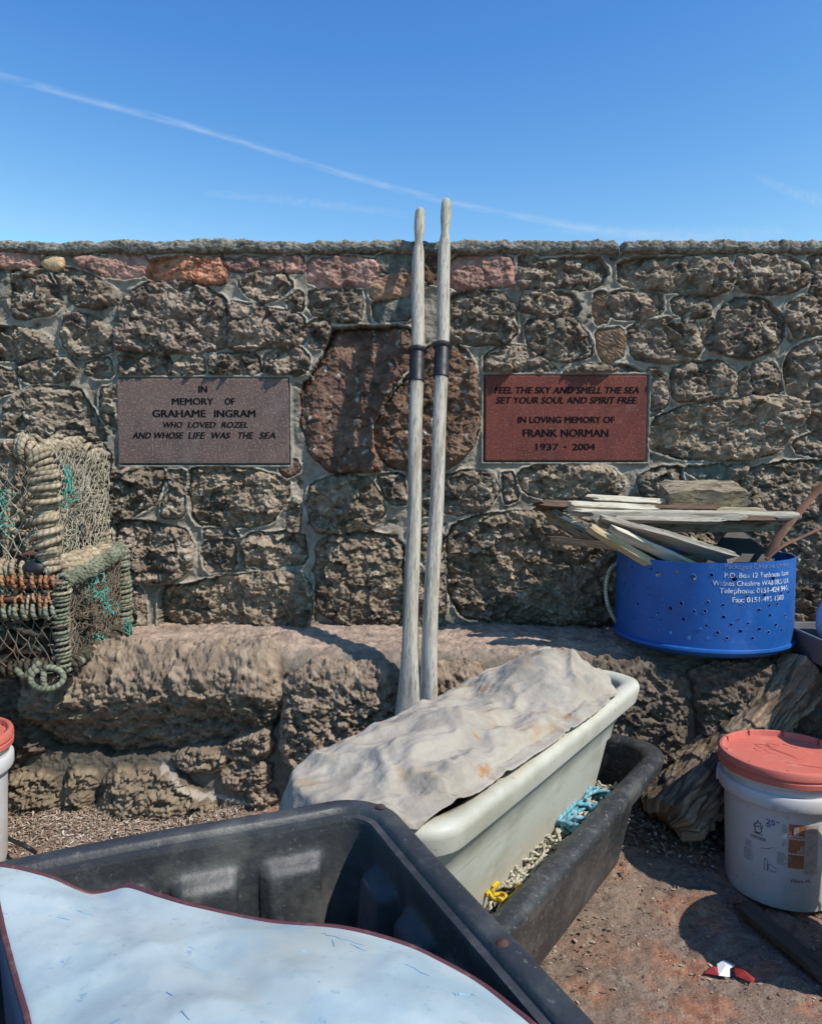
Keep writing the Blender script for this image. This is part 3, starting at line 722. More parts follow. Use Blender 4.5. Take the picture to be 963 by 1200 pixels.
def text_mesh(body, size, bold=.0, shear=.0, space=1.0, word=1.0, depth=.0006, align='CENTER'):
    cu = bpy.data.curves.new('lettering', 'FONT'); cu.body = body; cu.size = size; cu.offset = bold; cu.shear = shear
    cu.space_character = space; cu.space_word = word; cu.align_x = align; cu.align_y = 'CENTER'; cu.extrude = depth; cu.resolution_u = 3
    o = bpy.data.objects.new('lettering', cu); COL.objects.link(o)
    bpy.context.view_layer.update()
    me = bpy.data.meshes.new_from_object(o.evaluated_get(bpy.context.evaluated_depsgraph_get()))
    vs = [tuple(v.co) for v in me.vertices]; fs = [tuple(p.vertices) for p in me.polygons]
    bpy.data.objects.remove(o); bpy.data.curves.remove(cu); bpy.data.meshes.remove(me)
    return vs, fs

def lettering(name, lines, m, parent, place):
    """lines: (text, x, y, cap height, width, bold, shear); each is fitted to its measured width, then set on the surface by place(x, y, d)"""
    rows = {}
    for k_, l in enumerate(lines): rows[k_] = [l]
    for row in rows.values():
        b = MB()
        for (t, x, y, h, w, bold, sh) in row:
            vs, fs = text_mesh(t, h * 1.38, 0, sh)
            if not vs: continue
            x0 = min(v[0] for v in vs); x1 = max(v[0] for v in vs); y0 = min(v[1] for v in vs); y1 = max(v[1] for v in vs)
            k = w / (x1 - x0) if w else 1
            ky = h / (y1 - y0) if (t.upper() == t and h) else 1
            for q_ in (-1, 0, 1): b.add([place(x + (v[0] - (x0 + x1) / 2) * k * (1 - 1.2 * bold * h / max(w or (x1 - x0), 1e-6)) + q_ * bold * h * .8, y + (v[1] - (y0 + y1) / 2) * ky, v[2] + .00008 * q_) for v in vs], fs)
        b.build(name, m[row[0][0]] if isinstance(m, dict) else m, parent, smooth=False)

# ================================================================== PLAQUES
def plaque(name, box, label, m, rows, yface):
    (a, b) = box
    p0 = at(a[0], b[1], yface); p1 = at(b[0], a[1], yface)
    W, H = p1.x - p0.x, p1.z - p0.z
    c = ((p0.x + p1.x) / 2, yface, (p0.z + p1.z) / 2)
    root = empty(name, c, label, 'plaque')
    s = MB(); s.box((-W / 2, 0, -H / 2), (W / 2, .032, H / 2)); s.build('slab', m, root, smooth=False, bevel=.0035)
    pxm = W / (b[0] - a[0]); cx = (a[0] + b[0]) / 2; cy = (a[1] + b[1]) / 2
    L = [(t, (x - cx) * pxm, (cy - y) * pxm, h * pxm, w * pxm, bo, sh) for (t, x, y, h, w, bo, sh) in rows]
    lettering('lettering', L, M['ink'], root, lambda x, y, d: (x, -.0008 - d * .6, y))
    return root
plaque('memorial_plaque', PLQ[0], 'pinkish grey granite memorial plaque set in the wall above the lobster pots', M['granite_grey'], [
    ('IN', 239, 456.5, 7.6, 10, .06, 0), ('MEMORY', 227, 470.5, 7.6, 48, .055, 0), ('OF', 270, 470.5, 7.6, 12, .055, 0),
    ('GRAHAME', 211, 484.5, 8.2, 62, .06, 0), ('INGRAM', 275.5, 484.5, 8.2, 48, .06, 0),
    ('WHO', 203.5, 497.5, 6.6, 22, .055, .22), ('LOVED', 237, 497.5, 6.6, 33, .055, .22), ('ROZEL', 275, 497.5, 6.6, 31, .055, .22),
    ('AND WHOSE', 186, 509.8, 7.2, 60, .055, .22), ('LIFE', 231, 509.8, 7.2, 20, .055, .22), ('WAS', 259, 509.8, 7.2, 22, .055, .22), ('THE', 288, 509.8, 7.2, 18, .055, .22), ('SEA', 313, 509.8, 7.2, 19, .055, .22)], 2.782)
plaque('memorial_plaque', PLQ[1], 'deep red granite memorial plaque set in the wall right of the oars', M['granite_red'], [
    ('FEEL THE SKY AND SMELL THE SEA', 663.5, 457, 7.6, 170, .055, .2), ('SET YOUR SOUL AND SPIRIT FREE', 663.5, 468.8, 7.6, 166, .055, .2),
    ('IN LOVING MEMORY OF', 663.5, 491.6, 7.4, 114, .055, 0), ('FRANK NORMAN', 663, 507.2, 8.8, 101, .055, 0),
    ('1937', 641.5, 523.5, 7.6, 27, .055, 0), ('-', 663, 523.5, 1.6, 3.2, .03, 0), ('2004', 684.5, 523.5, 7.6, 27, .055, 0)], 2.782)

# ================================================================== OARS
def oar(label, top, bot, coll, r0, roll):
    """top, bot: points of the shaft axis; coll: height of the rubber collar"""
    T, B = Vector(top), Vector(bot); ax = (T - B); Lh = ax.length
    root = empty('oar', B, label, 'oar', 'pair of oars against the wall')
    q = ax.to_track_quat('Z', 'Y'); root.rotation_mode = 'QUATERNION'; root.rotation_quaternion = q
    b = MB(); rings = []; n = 20
    bl = .62
    prof = [(0, .0185, .050), (.01, .022, .058), (.05, .021, .060), (.20, .019, .054), (.34, .019, .042), (.44, .020, .031), (.53, .0215, .025), (bl, .0225, .0235), (bl + .12, .0225, .0225),
            (1.1, r0, r0), (1.45, r0 * 1.01, r0 * 1.01), (Lh - .50, r0 * 1.03, r0 * 1.03), (Lh - .22, r0 * .99, r0 * .99), (Lh - .175, r0 * .90, r0 * .90), (Lh - .155, r0 * .74, r0 * .74), (Lh - .135, r0 * .64, r0 * .64), (Lh - .11, r0 * .72, r0 * .72),
            (Lh - .075, r0 * .86, r0 * .86), (Lh - .04, r0 * .84, r0 * .84), (Lh - .012, r0 * .76, r0 * .76), (Lh, r0 * .55, r0 * .55), (Lh + .002, r0 * .05, r0 * .05)]
    zs = sorted(set([p[0] for p in prof] + list(np.arange(0, Lh, .03))))
    for z in zs:
        ra = float(np.interp(z, [p[0] for p in prof], [p[1] for p in prof])); rb = float(np.interp(z, [p[0] for p in prof], [p[2] for p in prof]))
        bend = .006 * math.sin(z * 2.1 + roll * 3) + .0015 * math.sin(z * 11 + roll)
        ring = []
        for k in range(n):
            a = 2 * PI * k / n
            wv = 1 + .03 * math.sin(5 * a + z * 6 + roll)
            x, y = ra * math.cos(a) * wv, rb * math.sin(a) * wv
            cr, sr = math.cos(roll), math.sin(roll)
            ring.append((x * cr - y * sr + bend, x * sr + y * cr, z))
        rings.append(ring)
    b.loft(rings, cap0=True, cap1=True); b.build('shaft', M['oar_wood'], root)
    c = MB(); rr = r0
    z = coll; bend = .006 * math.sin(z * 2.1 + roll * 3)
    c.lathe([(rr * 1.02, z - .062), (rr * 1.22, z - .062), (rr * 1.24, z - .055), (rr * 1.17, z - .05), (rr * 1.16, z + .040), (rr * 1.36, z + .045), (rr * 1.5, z + .050), (rr * 1.5, z + .056), (rr * 1.3, z + .060), (rr * 1.02, z + .060)], 28)
    c.v = [(x + bend, y, zz) for x, y, zz in c.v]
    c.build('collar', M['black_rubber'], root, auto=40)
    return root
def oar_pts(tx, ty, bx, by):
    T = at(tx, ty, 2.765); m = at(bx, by, 2.18); d = (T - m).normalized()
    B = m + d * ((.13 - m.z) / d.z)
    return T, B
T, B = oar_pts(493.5, 245, 476, 838)
def coll_at(T, B, py):
    best = min(np.linspace(0, 1, 400), key=lambda t: abs((600 - py) / FPX - (lambda p: ((p.z - EYE) * CP + p.y * SP) / (p.y * CP - (p.z - EYE) * SP))(B + (T - B) * t)))
    return (T - B).length * best
oar('grey weathered wooden oar with black rubber collar, the shorter left one of the pair', T, B, coll_at(T, B, 427), .0215, 1.05)
T, B = oar_pts(523, 234, 500.5, 815)
oar('yellowish weathered wooden oar with black rubber collar, the taller right one of the pair', T, B, coll_at(T, B, 422), .0215, .75)

# ================================================================== TUBS
def rrect(hx, hy, r, n=10):
    out = []
    for (sx, sy, a0) in ((1, 1, 0), (-1, 1, PI / 2), (-1, -1, PI), (1, -1, 1.5 * PI)):
        for k in range(n + 1):
            a = a0 + PI / 2 * k / n
            out.append(((hx - r) * sx + r * math.cos(a), (hy - r) * sy + r * math.sin(a)))
    # fill the straight sides
    res = []
    for i in range(len(out)):
        p, q = out[i], out[(i + 1) % len(out)]; L = math.hypot(q[0] - p[0], q[1] - p[1]); m = max(1, int(L / .04))
        for k in range(m): res.append((p[0] + (q[0] - p[0]) * k / m, p[1] + (q[1] - p[1]) * k / m))
    return res

def tub(name, label, cat, hx, hy, h, taper, rc, lip, m, loc, rz, skirt=.028, thick=.006, bulge=.0):
    root = empty(name, loc, label, cat, rz=rz)
    rt = rrect(hx, hy, rc)                                          # mouth, inner edge
    def ring(off, z, k=0.0):
        t = (1 - z / h) * taper
        sx = (hx + off - t) / hx; sy = (hy + off - t) / hy
        f = lambda x, y: 1 + 0 * x
        return [(x * sx, y * sy, z + .003 * math.sin(x * 4 + y * 7 + h)) for x, y in rt]
    b = MB()
    zz = [0.0, .006, .02, .06, .14, .22, h * .72, h * .86, h - .03, h - .004]
    outer = [ring(thick - .03, 0), ring(thick - .012, .006)] + [ring(thick - .004, z) for z in (.02, .06, h * .40, h * .62)] + [ring(thick + .002, h * .63)] + [ring(thick + .002, z) for z in (h * .74,)] + [ring(thick + .006, h * .75), ring(thick + .006, h - .03), ring(thick, h - .004)]
    inner = [ring(0, z) for z in reversed(zz[2:])] + [ring(-.012, .012), ring(-.03, .010)]
    b.loft(outer + inner, cap0=True, cap1=True); b.build('tub_shell', m, root, auto=50)
    r_ = MB(); k = lip
    r_.loft([ring(-.001, h - .03), ring(-.004, h - .008), ring(-.001, h + .003), ring(k * .25, h + .008), ring(k * .6, h + .008), ring(k * .88, h + .003), ring(k, h - .006), ring(k * 1.03, h - .014), ring(k, h - skirt), ring(k * .9, h - skirt - .001), ring(k * .88, h - .012), ring(thick + .001, h - .016)])
    r_.build('rim', m, root, auto=50)
    return root
AX = math.atan2(.829, .559)                                          # the two nested tubs share this heading
def tn(t, n, z=0.0): return Vector((.559 * t + .829 * n, .829 * t - .559 * n, z))
def tub_at(t0, t1, n0, n1): return tn((t0 + t1) / 2, (n0 + n1) / 2), (t1 - t0) / 2, (n1 - n0) / 2
TW = (1.02, 2.03, -.935, -.655)
c, hx, hy = tub_at(*TW)
tub('fish_tub', 'off-white plastic fish tub under a dirty canvas, standing inside a longer black tub', 'tub', hx, hy, .37, .072, .085, .042, M['tub_white'], (c.x, c.y, .185), AX, skirt=.045)
c, hx, hy = tub_at(1.015, 2.075, -1.02, -.60)
tub('black_tub', 'long low scuffed black plastic tub on the ground with the off-white tub inside it', 'tub', hx, hy, .30, .055, .10, .045, M['tub_black'], (c.x, c.y, .062), AX, skirt=.035)

# the canvas: a sheet let fall over the filled tub and left where it comes to rest
def build_canvas():
    T0, T1, N0, N1 = TW
    def support(t, n):
        ct, cn, hx_, hy_ = (T0 + T1) / 2, (N0 + N1) / 2, (T1 - T0) / 2, (N1 - N0) / 2
        rc = .085
        dx = np.maximum(np.abs(t - ct) - (hx_ - rc), 0); dy = np.maximum(np.abs(n - cn) - (hy_ - rc), 0)
        d = np.hypot(dx, dy) - rc + np.where((dx == 0) & (dy == 0), np.maximum(np.abs(t - ct) - hx_, np.abs(n - cn) - hy_) + rc, 0)
        fill = .552 + .100 * np.exp(-((t - 1.80) / .17) ** 2 - ((n + .79) / .12) ** 2) + .070 * np.exp(-((t - 1.27) / .22) ** 2 - ((n + .80) / .13) ** 2)
        fill = fill + .022 * perlin(t / .12, n / .10, 521) + .006 * perlin(t / .05, n / .05, 522) - .07 * sst(1.90, 2.02, t) + .010 * sst(-.74, -.68, n)
        rim = np.where(d < .046, .566, .566 - np.clip((d - .046) * 6, 0, .26))
        return np.where(d < 0, np.where(d > -.006, .56, fill), rim)
    t = np.linspace(.80, 2.20, 130); n = np.linspace(-1.20, -.45, 70); NN, TT = np.meshgrid(n, t)
    sup = link('canvas_support', grid_mesh('canvas_support', .559 * TT + .829 * NN, .829 * TT - .559 * NN, support(TT, NN), flip=False), None)
    sup.modifiers.new('collide', 'COLLISION'); sup.collision.thickness_outer = .004; sup.collision.cloth_friction = 25
    nt_, nn_ = 136, 70
    V, U = np.meshgrid(np.linspace(0, 1, nt_), np.linspace(0, 1, nn_))
    far = np.interp(U, [0, .3, .6, 1], [2.065, 2.07, 2.05, 2.02])
    n0 = np.interp(U, [0, .45, .70, .86, 1], [.90, .90, .92, .985, 1.035])
    TT = n0 + (far - n0) * V
    nr = np.interp(TT, [.90, 1.04, 1.12, 1.30, 1.55, 1.74, 1.80, 1.90, 2.0, 2.07], [-.69, -.655, -.636, -.628, -.630, -.632, -.648, -.700, -.755, -.78])
    nl = np.interp(TT, [.9, 1.2, 1.6, 1.9, 2.07], [-1.075, -1.06, -1.01, -.985, -.975])
    NN = nl + (nr - nl) * U
    Z = np.maximum(support(TT, NN), .575) + .035 + .03 * np.sin(PI * U) + .004 * perlin(TT / .05, NN / .05, 523)
    me = grid_mesh('canvas_sheet', .559 * TT + .829 * NN, .829 * TT - .559 * NN, Z)
    o = link('canvas_sheet', me, M['canvas'])
    bpy.context.view_layer.update()
    cm = o.modifiers.new('cloth', 'CLOTH'); st = cm.settings
    st.quality = 5; st.mass = .25; st.tension_stiffness = 20; st.compression_stiffness = 8; st.shear_stiffness = 5; st.bending_stiffness = .04
    st.tension_damping = 12; st.compression_damping = 12; st.shear_damping = 8; st.bending_damping = .3; st.air_damping = 2
    st.shrink_min = -.13; st.shrink_max = -.10
    cm.collision_settings.distance_min = .004; cm.collision_settings.collision_quality = 3; cm.collision_settings.friction = 20
    cm.point_cache.frame_start = 1; cm.point_cache.frame_end = 60
    f0 = scene.frame_current
    for f in range(1, 36): scene.frame_set(f)
    ev = o.evaluated_get(bpy.context.evaluated_depsgraph_get())
    co = np.empty(len(me.vertices) * 3, np.float32); ev.data.vertices.foreach_get('co', co)
    # set creases pressed into the stiff old cloth
    P_ = co.reshape(-1, 3); tt = .559 * P_[:, 0] + .829 * P_[:, 1]; nn2 = .829 * P_[:, 0] - .559 * P_[:, 1]; uu = U.reshape(-1)
    wa = tt + .05 * perlin(tt / .15, nn2 / .15, 511); wb = nn2 + .05 * perlin(tt / .15, nn2 / .15, 512)
    rd = lambda p: np.clip(1 - 1.6 * np.abs(p), 0, 1) ** 2
    cr = .012 * rd(1.3 * perlin(wa / .22 + wb / .3, wb / .15, 501)) + .008 * rd(1.3 * perlin(wa / .10, wb / .12 + wa / .2, 502)) + .004 * rd(1.3 * perlin(wa / .045 - wb / .06, wb / .045, 503))
    nearf = sst(.30, .10, tt - n0.reshape(-1)) * sst(.45, .8, uu)
    cr = cr + nearf * .012 * np.abs(np.sin((tt + .4 * nn2) * 60 + 2 * perlin(nn2 / .06, tt / .1, 507)))
    P_[:, 2] += cr * (.35 + .65 * sst(0, .12, np.minimum(uu, 1 - uu)))
    o.modifiers.remove(cm); me.vertices.foreach_set('co', P_.ravel()); me.update()
    scene.frame_set(f0)
    bpy.data.objects.remove(sup)
    sm = o.modifiers.new('thickness', 'SOLIDIFY'); sm.thickness = .003; sm.offset = 1
    ss_ = o.modifiers.new('smooth', 'SUBSURF'); ss_.levels = 1; ss_.render_levels = 1
    tag(o, 'rumpled grey-beige canvas sheet with rust stains heaped over the off-white tub', 'canvas sheet')
build_canvas()

# tangled line in the gap of the black tub
def tangle(b, n, seed, t0, t1, n0, n1, z0, z1, rad, steps=26, step=.022):
    r = random.Random(seed)
    for i in range(n):
        t, nn, z = r.uniform(t0, t1), r.uniform(n0, n1), r.uniform(z0, z1); an = r.uniform(0, 2 * PI); pts = []
        for k in range(steps):
            pts.append(tn(t, nn, z)); an += r.gauss(0, .75)
            t = min(max(t + math.cos(an) * step, t0), t1); nn = min(max(nn + math.sin(an) * step * .6, n0), n1); z = min(max(z + r.gauss(0, .006), z0), z1)
        b.tube(catmull(pts, 3), rad, 5)
def slope_z(t): return .16
b = MB()
for (ta, tb, za) in ((1.15, 1.5, .240), (1.4, 1.7, .250), (1.6, 1.9, .255), (1.75, 2.0, .250)):
    tangle(b, 30, int(ta * 100), ta, tb, -.725, -.640, za - .02, za + .03, .0036)
tag(b.build('fishing_line', M['rope_white']), 'tangle of pale cream and greenish fishing line in the gap of the long black tub', 'fishing line')
b = MB(); tangle(b, 8, 5, 1.66, 1.88, -.700, -.642, .275, .30, .0055, 30, .03)
tag(b.build('blue_rope', M['twine_blue']), 'light blue rope hank lying on the pale tangle in the black tub', 'rope')
b = MB(); tangle(b, 3, 8, 1.31, 1.37, -.70, -.65, .272, .292, .0040, 10, .025)
tag(b.build('yellow_rope', M['yellow']), 'bright yellow scrap of rope at the near end of the pale tangle', 'rope')

# foreground bin: a deep black box with quilted inner walls
def build_bin():
    P0 = Vector((-.049, 1.11)); e1 = Vector((.475, -.88)).normalized() if False else Vector((.404, -.915)).normalized(); e2 = Vector((-.915, -.404)).normalized()
    Lx, Ly = .86, .56; zr = .66; h = .58
    P0 = P0 + e1 * .036 + e2 * .036; cxy = P0 + e1 * (Lx / 2) + e2 * (Ly / 2)
    root = empty('black_bin', (cxy.x, cxy.y, zr - h), 'big open black plastic bin with ribbed inner walls, half covered by a pale blue sheet', 'bin', rz=math.atan2(e1.y, e1.x))
    hx, hy, rc = Lx / 2, Ly / 2, .045
    base = rrect(hx, hy, rc, 8); fine = []
    per = 0
    for i in range(len(base)):
        p, q = base[i], base[(i + 1) % len(base)]; L = math.hypot(q[0] - p[0], q[1] - p[1]); m = max(1, int(L / .007))
        for k in range(m): fine.append((p[0] + (q[0] - p[0]) * k / m, p[1] + (q[1] - p[1]) * k / m))
    nrm = []
    for i in range(len(fine)):
        a, c = fine[i - 1], fine[(i + 1) % len(fine)]; d = Vector((c[0] - a[0], c[1] - a[1])).normalized(); nrm.append((d.y, -d.x))
    def pad(x, y, z):                                              # raised panels, flat bands between
        along = y if abs(abs(x) - hx) < abs(abs(y) - hy) else x
        span = hy if abs(abs(x) - hx) < abs(abs(y) - hy) else hx
        if span - abs(along) < .05: return 0
        nP = max(2, round(2 * (span - .05) / .112)); w = 2 * (span - .05) / nP
        u = ((along + span - .05) / w) % 1.0
        s = max(0, min(1, (u - .10) / .10)) * max(0, min(1, (.90 - u) / .10))
        s = s * s * (3 - 2 * s)
        t = max(0, min(1, (h - .040 - z) / .022)); t = t * t * (3 - 2 * t)
        return .022 * s * t * (.92 + .08 * math.sin(z * 25 + along * 30))
    def ring(off, z, padded=False):
        tp = (h - z) * .10
        out = []
        for (x, y), (nx, ny) in zip(fine, nrm):
            o = off - tp - (pad(x, y, z) if padded else 0)
            wv = .0022 * math.sin(x * 9 + 1) + .002 * math.sin(y * 13 + 2)
            out.append((x + nx * o, y + ny * o, z + wv * z / h))
        return out
    b = MB()
    b.loft([ring(.004, 0), ring(.006, .02), ring(.006, h * .5), ring(.006, h - .02)], cap0=True); b.build('outer_wall', M['bin_black'], root, auto=50)
    b = MB(); zz = [h - .012, h - .03, h - .040, h - .046, h - .052, h - .058, h - .064, h - .075] + list(np.linspace(h - .09, .03, 26))
    b.loft([ring(-.004, z, True) for z in zz] + [ring(-.02, .012), ring(-.05, .010)], cap1=True); b.build('inner_wall', M['bin_black'], root, auto=60)
    b = MB()
    b.loft([ring(-.004, h - .014), ring(-.003, h - .006), ring(.006, h - .005), ring(.008, h + .001), ring(.011, h + .004), ring(.028, h + .005), ring(.034, h + .002), ring(.036, h - .006), ring(.036, h - .026), ring(.032, h - .027), ring(.031, h - .008), ring(.006, h - .010)])
    rim_ = b.build('rim', M['bin_black'], root, auto=45)
    for (x, y) in ((-hx + .020, hy + .018), (-hx + .355, hy + .018)):        # rusted fixings on the rim
        q = MB(); q.lathe([(.0, .0022), (.003, .0018), (.0045, .0006), (.0055, .0002), (.007, -.002)], 16)
        q.v = [(a + x, c + y, d + h + .0055) for a, c, d in q.v]; q.build('rivet', M['rivet_rust'], rim_)
    return root, cxy, e1, e2, hx, hy, zr
BIN = build_bin()

# ------------------------------------------------------------------ pale blue vinyl sheet with maroon piping
def build_sheet():
    # far edge and left edge as surveyed: (px, py, height)
    far = [(-14, 1012, .685), (20, 1017, .684), (60, 1028, .678), (88, 1041, .668), (106, 1047, .660), (126, 1044, .661), (151, 1038, .670), (190, 1050, .676), (230, 1062, .677), (315, 1080, .672), (400, 1087, .675), (470, 1105, .672), (520, 1128, .667), (562, 1152, .662), (600, 1181, .662), (630, 1206, .663), (680, 1260, .664)]
    F = catmull([at(x, y, z=z) for x, y, z in far], 14)
    A = F[0]; left0 = at(-2, 1095, z=.675); left1 = at(25, 1200, z=.672); ld = (left1 - left0).normalized()
    nu = 150; nv = 110
    s = [0.0]
    for p, q in zip(F[:-1], F[1:]): s.append(s[-1] + (q - p).length)
    U = np.linspace(0, 1, nu); ss = np.array(s) / s[-1]
    Fx, Fy, Fz = [np.interp(U, ss, np.array([p[i] for p in F])) for i in range(3)]
    ext = .56
    Vv = np.linspace(0, 1, nv)[:, None] ** 1.2
    # both edges are drawn toward the viewer's side; the left edge keeps its own heading
    dirx = ld.x * (1 - U) + .02 * U; diry = ld.y * (1 - U) + -1.0 * U; nl = np.hypot(dirx, diry); dirx, diry = dirx / nl, diry / nl
    X = Fx[None, :] + dirx[None, :] * ext * Vv; Y = Fy[None, :] + diry[None, :] * ext * Vv
    hump = .030 * (1 - np.exp(-Vv / .25)) * np.sin(np.clip(U, 0, 1) * PI)[None, :] ** .6
    zf = Fz[None, :] * np.exp(-Vv / .18) + .672 * (1 - np.exp(-Vv / .18))
    Z = zf + hump + .016 * fbm(X / .20 + Y / .35, Y / .17, 2, 601) * np.clip(Vv * 6, 0, 1) + (.0028 * np.clip(1 - 2.2 * np.abs(perlin(X / .22 + Y / .3, Y / .16 - X / .4, 603)), 0, 1) ** 2 + .0016 * fbm(X / .045, Y / .045, 3, 602)) * np.clip(Vv * 9, 0, 1)
    valley = -.014 * np.exp(-((X + .21 + (Y - .72) * .9) / .035) ** 2) * np.clip(Vv * 5, 0, 1); Z = Z + valley
    root = empty('vinyl_sheet', (float(X.mean()), float(Y.mean()), .67), 'pale blue scuffed vinyl sheet with maroon piped edge lying over the black bin', 'vinyl sheet')
    off = Matrix.Translation(-root.location)
    o = link('sheet_top', grid_mesh('sheet_top', X, Y, Z), M['sheet_blue'], root); o.matrix_parent_inverse = off
    b = MB(); edge = [Vector((X[0, i], Y[0, i], Z[0, i] - .002)) for i in range(nu - 1, -1, -1)] + [Vector((X[j, 0], Y[j, 0], Z[j, 0] - .002)) for j in range(1, nv)]
    b.tube(edge, .0040, 8); p = b.build('piping', M['piping'], root); p.matrix_parent_inverse = off
    # the side that hangs below the piping
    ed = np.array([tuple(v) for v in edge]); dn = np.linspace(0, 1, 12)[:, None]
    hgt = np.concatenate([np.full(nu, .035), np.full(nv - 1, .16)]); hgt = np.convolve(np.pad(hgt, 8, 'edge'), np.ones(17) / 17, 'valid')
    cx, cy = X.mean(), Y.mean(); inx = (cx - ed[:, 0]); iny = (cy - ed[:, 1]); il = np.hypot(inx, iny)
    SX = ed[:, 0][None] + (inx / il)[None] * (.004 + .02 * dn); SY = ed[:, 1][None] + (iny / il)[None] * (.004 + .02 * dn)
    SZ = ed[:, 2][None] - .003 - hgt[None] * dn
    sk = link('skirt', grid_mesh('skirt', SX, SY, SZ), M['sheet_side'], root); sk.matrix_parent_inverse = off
    # scuffs and pen strokes on the vinyl
    r = random.Random(3); sc = MB()
    def on(i, j):
        i = min(max(i, 0), nv - 1); j = min(max(j, 0), nu - 1); i0, j0 = int(i), int(j); return Vector((X[i0, j0], Y[i0, j0], Z[i0, j0] + .0003))
    for k in range(26):
        i = r.uniform(3, 70); j = r.uniform(6, nu - 8); an = r.gauss(.0, .5) + (0 if r.random() < .7 else 1.4); L = r.choice([2, 2, 3, 3, 4, 6, 9]); pts = []
        for q in range(int(L) + 2):
            pts.append(on(i, j)); an += r.gauss(0, .05); j += math.cos(an) * 1.0; i += math.sin(an) * 1.0
        pts = [p for a_, p in enumerate(pts) if a_ == 0 or (p - pts[a_ - 1]).length > 1e-5]
        if len(pts) > 2: sc.tube(pts, [.00045 * math.sin(PI * (a_ + .5) / len(pts)) + .0001 for a_ in range(len(pts))], 4, cap=False)
    q = sc.build('scuff_marks', M['scratch'], root); q.matrix_parent_inverse = off
    tag(q, kind='stuff')
build_sheet()
